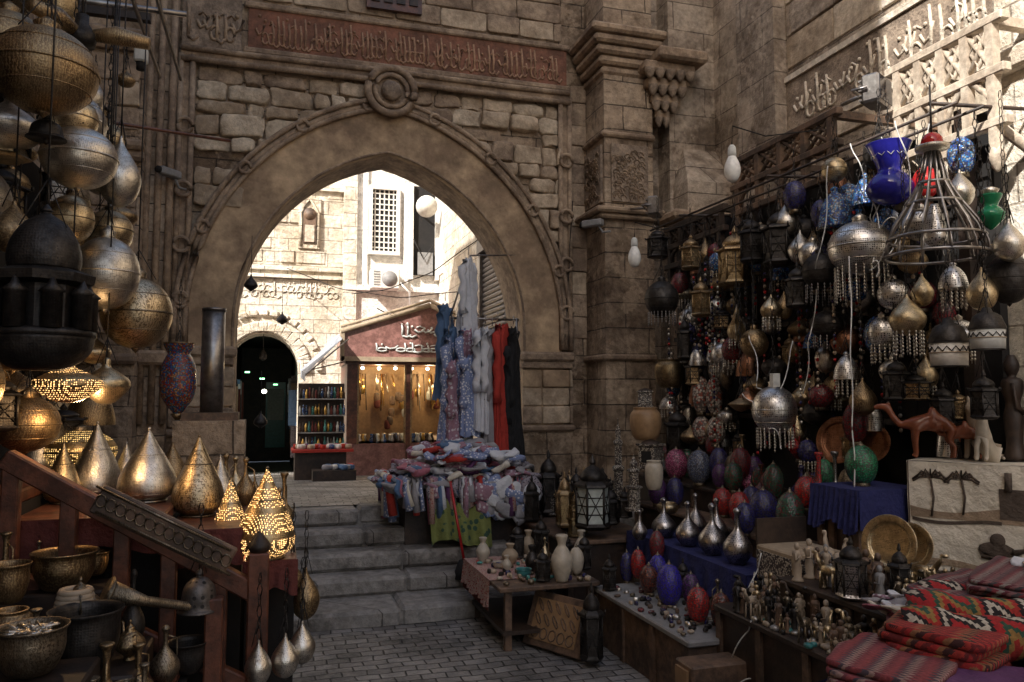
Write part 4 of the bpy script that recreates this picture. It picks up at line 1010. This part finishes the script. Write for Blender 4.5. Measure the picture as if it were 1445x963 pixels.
def fig(b,x,y,z,h,m):
    r=h*.16; t=R.random()
    if t<.7:
        b.lathe([(r,0),(r*.9,h*.05),(r*.6,h*.1),(r*.75,h*.35),(r*.5,h*.5),(r*.85,h*.7),(r*.7,h*.78),(r*.25,h*.82)],m,8,(x,y,z)); b.sell((x,y,z+h*.9),(h*.075,h*.075,h*.1),m,None,1,8,6)
        a=R.uniform(0,6); c,s_=math.cos(a),math.sin(a)
        for q in (-1,1): b.tube([(x+c*q*r*.8,y+s_*q*r*.8,z+h*.74),(x+c*q*r*1.3,y+s_*q*r*1.3,z+h*.55),(x+c*q*r*.9-s_*r*.8,y+s_*q*r*.9+c*r*.8,z+h*R.uniform(.4,.75))],h*.03,m,5)
    else:
        a=R.uniform(0,6);c,s_=math.cos(a)*h*.35,math.sin(a)*h*.35
        b.sell((x,y,z+h*.55),(h*.28,h*.14,h*.16),m,Matrix.Rotation(a,3,'Z'),.9,8,6)
        for q in (-.7,.7):
            for e in (-1,1): b.tube([(x+c*q-s_*.3*e,y+s_*q+c*.3*e,z),(x+c*q*.9-s_*.25*e,y+s_*q*.9+c*.25*e,z+h*.5)],h*.035,m,5)
        b.tube([(x+c*.7,y+s_*.7,z+h*.6),(x+c*1.2,y+s_*1.2,z+h*.85),(x+c*1.3,y+s_*1.3,z+h)],[h*.08,h*.06,h*.05],m,6); b.sell((x+c*1.5,y+s_*1.5,z+h),(h*.1,h*.06,h*.06),m,Matrix.Rotation(a,3,'Z'),1,8,6)
b=MB()
for k in range(125):
    fig(b,R.uniform(2.62,3.0),R.uniform(3.05,4.25),.62,R.uniform(.08,.2),R.choice(['bone','brassold','bone','iron','brass','tan','oldwood','iron']))
for k in range(40): fig(b,R.uniform(2.87,3.45),R.uniform(3.15,3.95),.83,R.uniform(.12,.24),R.choice(['bone','brassold','iron','grey','brass','oldwood']))
for k in range(120): b.sell((R.uniform(2.6,2.95),R.uniform(3.0,3.9),.63),(R.uniform(.012,.035),R.uniform(.012,.03),.015),R.choice(['grey','bone','silver','iron','teal','alabaster','tan']),None,.8,7,5,.006)
b.build('carved_figurines')
b=MB(); b.lathe(smoothp([(0,.02),(.08,.0),(.12,.04),(.1,.06),(.06,.04),(0,.03)]),'teal',20); b.sell((.1,.05,.05),(.07,.05,.04),'turq',None,.8); b.build('turquoise_bowl',(3.12,3.1,.85))
cn=empty('tapestry_counter')
Mx=Matrix.Translation((3.74,3.86,0))@Matrix.Rotation(math.atan2(3.34-3.86,4.05-3.74),4,'Z')
b=MB(); b.box(0,.85,.02,.5,0,1.485,'darkwood',Mx); b.build('counter',parent=cn)
b=MB(); tw=.78
def tp(u,v,o=0): return tuple(Mx@Vector((-.04+tw*u,-.016-o-.014*math.sin(u*11)*v+.004*math.sin(v*14+u*4),1.49-.66*v)))
b.grid(lambda u,v:tp(u,v),30,20,'creamcloth'); b.grid(lambda u,v:tuple(Mx@Vector((-.04+tw*u,-.016+.3*v,1.492+.004*math.sin(u*9)))),16,6,'creamcloth')
b.grid(lambda u,v:tp(.02+.96*u,.4+.1*v+.04*math.sin(u*6)*(1-v),.003),30,3,'sand')
b.grid(lambda u,v:tp(.03+.6*u,.5+.03*v+.02*math.sin(u*5),.005),20,2,'sanddark'); b.grid(lambda u,v:tp(.03+.94*u,.88+.06*v-.03*math.sin(u*7),.005),20,2,'sand')
for q in (.01,.99):
    b.tube([tp(q,0,.004),tp(q,.5,.004),tp(q,.99,.004)],.005,'sanddark',4)
b.grid(lambda u,v:tp(.03+.94*u,.955+.03*v,.006),30,2,'sanddark')
for (u0,v0,sc_) in ((.17,.48,1.2),(.38,.45,1.1)):
    b.tube([tp(u0,v0,.006),tp(u0+.02,v0-.14*sc_,.006),tp(u0,v0-.28*sc_,.006)],.008,'sanddark',4)
    for a in range(9): an=-.3+a*(pi+.6)/8; b.tube([tp(u0,v0-.29*sc_,.006),tp(u0+.065*sc_*math.cos(an),v0-.3*sc_-.06*math.sin(an),.006),tp(u0+.11*sc_*math.cos(an),v0-.26*sc_-.03*math.sin(an),.006)],.006,'sanddark',4)
b.grid(lambda u,v:tp(.62+.32*u,.2+.26*v,.006),12,6,'sanddark'); b.tube([tp(.68,.22,.006),tp(.68,.06,.006)],.02,'sanddark',5); b.tube([tp(.88,.22,.006),tp(.88,.1,.006)],.016,'sanddark',5)
b.sell(tp(.6,.72,.002),(.1,.008,.045),'sanddark',Mx.to_3x3(),1); b.sell(tp(.6,.64,.002),(.04,.008,.04),'sanddark',Mx.to_3x3(),1); b.tube([tp(.7,.73,.006),tp(.77,.7,.006),tp(.79,.6,.006),tp(.84,.59,.006)],[.02,.013,.012,.012],'sanddark',5); b.tube([tp(.49,.79,.006),tp(.71,.8,.006)],.012,'sanddark',5)
for k in range(60): b.tube([tp(k/60,1),tuple(Vector(tp(k/60,1))+Vector((0,0,-.04)))],.003,'creamcloth',4)
b.build('tapestry',parent=cn)
def skin(name,chains,m,loc,rz,sc=1):
    vs=[];es=[];rs=[];idx={}
    for ch in chains:
        prev=None
        for p in ch:
            k=tuple(p[:3])
            if k not in idx: idx[k]=len(vs); vs.append(k); rs.append(p[3])
            if prev is not None: es.append((prev,idx[k]))
            prev=idx[k]
    me=bpy.data.meshes.new(name); me.from_pydata(vs,es,[]); o=bpy.data.objects.new(name,me); bpy.context.collection.objects.link(o)
    me.materials.append(MATS[m])
    o.modifiers.new('s','SKIN')
    for i,r in enumerate(rs): me.skin_vertices[0].data[i].radius=(r,r)
    me.skin_vertices[0].data[0].use_root=True
    o.modifiers['s'].use_smooth_shade=True
    su=o.modifiers.new('b','SUBSURF'); su.levels=2; su.render_levels=2
    o.location=loc; o.rotation_euler=(0,0,rz); o.scale=(sc,)*3; return o
B0=(0,0,.26,.07);B1=(.1,0,.27,.075);Bm=(-.1,0,.25,.06)
camel=[[Bm,B0,B1,(.17,0,.25,.045),(.23,0,.24,.03),(.28,0,.31,.024),(.31,0,.38,.025),(.36,0,.385,.026),(.41,0,.37,.016)],[B0,(.01,0,.34,.045),(.01,0,.385,.02)],
 [(.31,0,.38,.025),(.3,.015,.41,.007)],[Bm,(-.16,0,.2,.01),(-.17,0,.12,.007)]]
for s_ in (-1,1):
    camel.append([B1,(.13,s_*.045,.2,.03),(.13,s_*.045,.11,.017),(.125,s_*.045,.03,.012),(.14,s_*.045,.0,.017)])
    camel.append([Bm,(-.11,s_*.045,.2,.038),(-.09,s_*.045,.13,.02),(-.13,s_*.045,.09,.014),(-.12,s_*.045,.0,.015)])
skin('wooden_camel',camel,'camelwood',(3.9,3.86,1.505),2.5,.82)
skin('wooden_camel',camel,'camelwood',(4.04,3.76,1.505),2.3,.6)
cat=[[(0,0,.05,.065),(.02,0,.13,.055),(.05,0,.21,.042),(.065,0,.27,.03),(.075,0,.315,.042),(.12,0,.31,.022)],[(.075,0,.315,.042),(.065,.03,.36,.012),(.062,.034,.385,.004)],[(.075,0,.315,.042),(.065,-.03,.36,.012),(.062,-.034,.385,.004)],
 [(.05,0,.21,.042),(.09,.03,.12,.018),(.095,.03,.02,.016),(.12,.03,.008,.014)],[(.05,0,.21,.042),(.09,-.03,.12,.018),(.095,-.03,.02,.016),(.12,-.03,.008,.014)],[(0,0,.05,.065),(-.08,.03,.02,.015),(-.09,.08,.02,.012),(0,.11,.02,.01)]]
skin('white_cat_statue',cat,'alabaster',(4.08,3.66,1.5),3.6,.85); skin('white_cat_statue',cat,'bone',(4.16,3.76,1.5),3.3,1.0)
for (x,y) in ((4.26,3.62),(4.33,3.5)):
    b=MB(); b.lathe(smoothp([(.05,0),(.06,.02),(.045,.1),(.055,.25),(.04,.34),(.06,.42),(.055,.48),(.025,.5),(.04,.54),(.042,.58),(.02,.63)]),'darkwood',14)
    for s_ in (-1,1): b.tube([(s_*.055,0,.46),(s_*.07,-.02,.32),(s_*.02,-.06,.28)],.013,'darkwood')
    b.build('wooden_statuette',(x,y,1.5),.7)
b=MB(); b.box(4.2,4.9,3.3,3.95,1.3,1.48,'darkwood'); b.build('wooden_shelf')
# carpets
def rug(name,c,sx,sy,sz,m,rz,n=3):
    b=MB()
    for i in range(n):
        zc=sz*(2*i+1)
        b.sell((R.uniform(-.02,.02),R.uniform(-.015,.015),zc),(sx,sy,sz*1.02),m,Matrix.Rotation(R.uniform(-.05,.05),3,'Z'),.28,44,12,.02,7)
    b.build(name,c,rz)
b=MB(); b.box(2.02,3.9,1.2,2.75,0,.72,'darkwood'); b.box(2.75,3.9,2.75,3.0,0,.8,'darkwood'); b.grid(lambda u,v:(2.0+.01*math.sin(u*40),1.2+1.56*u,.725-.5*v),40,4,'bluecloth'); b.grid(lambda u,v:(2.0+.8*u,2.76+.01*math.sin(u*30),.725-.5*v),40,4,'bluecloth'); b.build('carpet_table')
rug('folded_carpet',(2.28,2.5,.725),.24,.2,.014,'kilimpink',.6,6)
rug('folded_carpet',(2.62,2.56,.725),.24,.2,.018,'kilimbright',.5,7)
rug('folded_carpet',(3.1,2.85,.8),.34,.22,.016,'kilimdark',.35,7)
rug('folded_carpet',(3.25,2.72,1.02),.34,.2,.012,'kilimdark',.5,3)
rug('folded_carpet',(2.45,2.15,.725),.3,.22,.018,'purplecloth',.8,4)
rug('folded_carpet',(2.7,1.9,.725),.3,.25,.02,'kilimdark',.8,5)
rug('folded_carpet',(3.3,2.3,.725),.4,.3,.025,'kilimpink',.4,5)
def roll(name,p0,p1,r,m):
    b=MB(); a=Vector(p0);c=Vector(p1); b.tube([a.lerp(c,t/24)+Vector((0,0,.01*math.sin(t*.7))) for t in range(25)],[r*(1+.07*math.sin(t*1.1)+.04*math.sin(t*2.7)) for t in range(25)],m,22); b.build(name)
for k,(p0,p1,r) in enumerate([((2.5,2.66,.93),(3.25,1.98,.95),.085),((2.66,2.8,.95),(3.42,2.12,.98),.085),((2.84,2.92,.97),(3.6,2.25,1.0),.07)]): roll('rolled_kilim',p0,p1,r,'kilimred')
b=MB()
for k in range(44): b.sell((R.uniform(2.72,3.05),R.uniform(2.88,3.14),.84+R.uniform(0,.1)),(R.uniform(.04,.09),.05,.012),R.choice(['whitecloth','silk','pinkcloth','creamcloth','greycloth','darkpat']),Matrix.Rotation(R.uniform(0,3),3,'Z')@Matrix.Rotation(R.uniform(-.4,.4),3,'X'),.6,14,6,.035,9)
for k in range(20): b.sell((R.uniform(3.3,3.65),R.uniform(2.5,2.85),1.09+R.uniform(0,.04)),(.09,.06,.012),R.choice(['whitecloth','greycloth','creamcloth','darkpat']),Matrix.Rotation(R.uniform(0,3),3,'Z'),.6,14,6,.035,9)
b.build('silk_scarves')
cb=MB()
def cable(p0,p1,sag,loop=0,m='cable',r=.004):
    a=Vector(p0);c=Vector(p1);P=[]
    for i in range(31):
        t=i/30;p=a.lerp(c,t); p.z-=sag*math.sin(pi*t); p+=loop*math.sin(pi*t)*Vector((math.sin(t*15),math.cos(t*12),math.sin(t*17))); P.append(p)
    cb.tube(P,r,m,6)
cable((3.7,4.5,3.5),(3.75,4.9,1.9),.1,.06);cable((3.75,5.0,2.3),(3.3,5.0,1.9),.3,.05);cable((3.5,5.2,2.35),(3.55,4.9,1.5),.1,.06)
cable((2.7,4.4,.42),(3.0,4.45,.75),.15,.05);cable((2.7,4.55,.44),(2.95,4.3,.9),.2,.05);cable((2.5,4.4,.42),(2.65,3.9,.3),.12,.04);cable((2.72,4.6,.43),(2.6,3.9,.62),.2,.06);cable((3.6,4.2,2.8),(3.5,4.1,1.3),.1,.02)
for k in range(6): cable((R.uniform(3.6,3.9),R.uniform(3.5,4.6),3.6),(R.uniform(3.6,3.9),R.uniform(3.5,4.8),R.uniform(2.5,3.1)),.2,.06)
cb.box(3.48,3.54,4.88,4.92,1.95,2.05,'whiteb'); cb.build('white_power_cables')
# ------------------------------------------------------------------ left stand
b=MB()
for (x0,x1,z) in ((-1.9,-1.18,1.42),(-1.18,-.5,1.3),(-.5,-.13,1.22),(-.13,.14,1.05)): b.box(x0,x1-.003,4.22,5.65,z-.07,z-.002,'redwood',bev=.01); b.box(x0+.01,x1-.01,4.4,5.6,0,z-.07,'black'); b.grid(lambda u,v:(x0+(x1-x0)*u,4.205-.012*math.sin(u*30)*v,z-.16*v*(1+.15*math.sin(u*8))),24,3,'redfelt')
b.build('stepped_lamp_stand')
b=MB()
A=Vector((-1.17,4.12,1.6));C=Vector((-.02,4.08,.9))
def beam(b,p,q,wd,h,m):
    p=Vector(p);q=Vector(q);d=(q-p);L=d.length; M=Matrix.Translation(p)@d.to_track_quat('X','Z').to_matrix().to_4x4(); b.box(0,L,-wd/2,wd/2,-h/2,h/2,m,M,bev=.008)
beam(b,A,C,.08,.09,'redwood'); beam(b,A-Vector((0,0,.5)),C-Vector((0,0,.45)),.06,.07,'redwood')
for t in (.03,.24,.44,.62,.82): p=A.lerp(C,t); b.box(p.x-.035,p.x+.035,p.y-.035,p.y+.035,.2,p.z-.03,'redwood',bev=.006)
b.box(-.1,.0,4.03,4.13,0,1.12,'redwood',bev=.008); b.lathe(smoothp([(.04,0),(.055,.03),(.03,.07),(.005,.1)]),'darkwood',12,(-.05,4.08,1.12))
b.box(-.28,-.2,3.9,3.98,0,.95,'redwood',bev=.008)
b.build('wooden_handrail')
b=MB(); p0,p1=Vector((-.74,3.9,1.43)),Vector((-.17,3.88,1.12)); beam(b,p0,p1,.04,.13,'oldwood')
for t in range(14):
    c=p0.lerp(p1,(t+.5)/14); b.tube([c+Vector((.022*math.cos(k*pi/4),-.024,.028*math.sin(k*pi/4))) for k in range(9)],.004,'brassold',5)
for o_ in (.055,-.055): b.tube([p0+Vector((0,-.024,o_)),p1+Vector((0,-.024,o_))],.006,'brassold',5)
b.build('carved_wooden_plank')
b=MB(); b.box(-1.25,-.35,3.15,3.95,.0,.6,'black'); b.box(-1.25,-.38,3.15,3.98,.6,.655,'redwood',bev=.01); b.box(-1.2,-.5,3.45,4.0,.655,.785,'darkwood',bev=.01); b.box(-1.25,-.62,3.1,3.45,.655,.875,'darkwood',bev=.01); b.box(-1.2,-.72,3.65,4.0,.785,.895,'darkwood',bev=.01);b.box(-1.2,-.7,3.98,4.25,.6,1.005,'darkwood',bev=.01); b.build('wooden_shelf')
b=MB(); b.tube([(-.2,0,.06),(-.05,0,0),(.12,0,-.05),(.2,0,-.08)],[.055,.022,.02,.02],'brassold',14); b.tube([(-.21,0,.065),(-.2,0,.06)],[.07,.055],'brassold',14); b.build('brass_horn',(-.47,3.85,.98),.4)
b=MB()
for k in range(9): b.tube([(.09*math.cos(t*pi/8)*(1-.05*k),.09*math.sin(t*pi/8)*(1-.05*k),.02*k) for t in range(17)],.016,'bone',6)
b.build('coiled_rope_basket',(-.78,3.75,.9))
b=MB()
for k in range(18): b.tube([(R.uniform(-.07,.07),R.uniform(-.05,.05),.0),(R.uniform(-.09,.09),R.uniform(-.06,.06),.03)],.006,'silver',5); b.sell((R.uniform(-.07,.07),R.uniform(-.07,.07),.02),(.025,.012,.006),'silver',None,1,8,5)
b.build('silver_trinkets',(-.82,3.28,1.02))
b=MB(); b.tube([(0,0,0),(0,0,.78)],.085,'steel',20); b.tube([(0,0,.78),(0,0,.8)],.09,'steel',20); b.box(-.2,.2,-.15,.15,-.06,0,'oldwood'); b.box(-.25,.25,-.2,.2,-1.1,-.06,'ashlar'); b.build('metal_flue_pipe',(-.45,6.41,1.76))
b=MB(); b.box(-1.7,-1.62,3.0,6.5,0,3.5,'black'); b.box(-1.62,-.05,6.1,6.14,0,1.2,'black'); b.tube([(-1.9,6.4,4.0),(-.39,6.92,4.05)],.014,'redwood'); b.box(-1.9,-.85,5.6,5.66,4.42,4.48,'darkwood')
for y in (3.6,4.2,4.8,5.4): b.tube([(-1.9,y,4.4),(-.6,y,4.4)],.02,'steel')
for x in (-1.35,-.9,-.75): b.tube([(x,3.3,4.38),(x,6.5,4.38)],.014,'steel')
b.build('lantern_rack')
b=MB(); b.lathe([(.06,-.05),(.07,0),(.03,.06),(.03,.1)],'iron',14)
for a in range(3): an=a*2.1; b.tube([(0,0,0),(.15*math.cos(an),.15*math.sin(an),.02),(.3*math.cos(an),.3*math.sin(an),.0)],[.02,.045,.03],'bronze',10)
b.tube([(0,0,.1),(0,0,.7)],.005,'iron'); b.build('metal_ceiling_ornament',(-.92,4.1,3.62))
cb=MB(); cable((.2,15.2,4.3),(3.1,12,3.6),.3,.02,'black',.008); cable((1.3,14,3.7),(3.1,11,4.4),.25,.02,'black',.008); cable((3.4,8.9,2.6),(3.5,8.88,4.3),0,.01,'black',.006); cable((1.9,15.2,3.6),(3.0,14.8,3.3),.2,.06,'black',.012); cb.build('overhead_wires')
for (x,y,z,wd) in ((.1,11.5,2.9,.08),(-.25,8.7,3.0,.07),(-.12,8.6,1.55,.07)):
    b=MB(); b.lathe(smoothp([(.01,0),(wd*.3,.01),(wd,.05),(wd*.8,.1),(wd*.2,.15),(.01,.18)]),'iron',12); b.tube([(0,0,.15),(0,0,.6)],.004,'iron'); b.build('street_lamp_pendant',(x,y,z))
# ------------------------------------------------------------------ light
def pt(name,loc,e,r=.05,c=(1,.62,.3)):
    l=bpy.data.lights.new(name,'POINT'); l.energy=e; l.color=c; l.shadow_soft_size=r; o=bpy.data.objects.new(name,l); o.location=loc; bpy.context.collection.objects.link(o)
pt('lamp_bulb',(-.14,4.42,1.13),9,.03); pt('lamp_bulb',(-1.0,5.05,1.42),9,.03); pt('lamp_bulb',(-.9,4.3,1.83),7,.03); pt('shop_bulb',(1.85,14.4,2.25),18,.05,(1,.75,.4)); pt('shop_bulb',(2.8,14.4,2.25),18,.05,(1,.75,.4))
pt('passage_bulb',(-.2,18.8,2.2),10,.05,(.85,1,.8))
S=Vector((-.6,-.5,.62)).normalized()
l=bpy.data.lights.new('sun','SUN'); l.energy=8; l.angle=math.radians(.5); l.color=(1,.96,.9); o=bpy.data.objects.new('sun',l); o.rotation_euler=S.to_track_quat('Z','Y').to_euler(); bpy.context.collection.objects.link(o)
wd=bpy.data.worlds.new('World'); bpy.context.scene.world=wd; wd.use_nodes=True; nt=wd.node_tree
sk=nt.nodes.new('ShaderNodeTexSky'); sk.sky_type='NISHITA'; sk.sun_disc=False; sk.sun_elevation=math.asin(S.z); sk.sun_rotation=math.atan2(S.x,S.y); sk.dust_density=4
nt.links.new(mix(nt,1.0,sk.outputs[0],(1.0,.96,.9),'MULTIPLY'),nt.nodes['Background'].inputs[0]); nt.nodes['Background'].inputs[1].default_value=.26
cam=bpy.data.cameras.new('camera'); cam.sensor_width=36; cam.lens=1100/1445*36; cam.clip_end=500; cam.clip_start=.05
co=bpy.data.objects.new('camera',cam); bpy.context.collection.objects.link(co); co.location=(0,0,1.88); co.rotation_euler=(math.radians(94.08),0,math.radians(-17)); bpy.context.scene.camera=co
sc=bpy.context.scene; sc.view_settings.view_transform='Standard'; sc.view_settings.look='None'; sc.view_settings.exposure=0
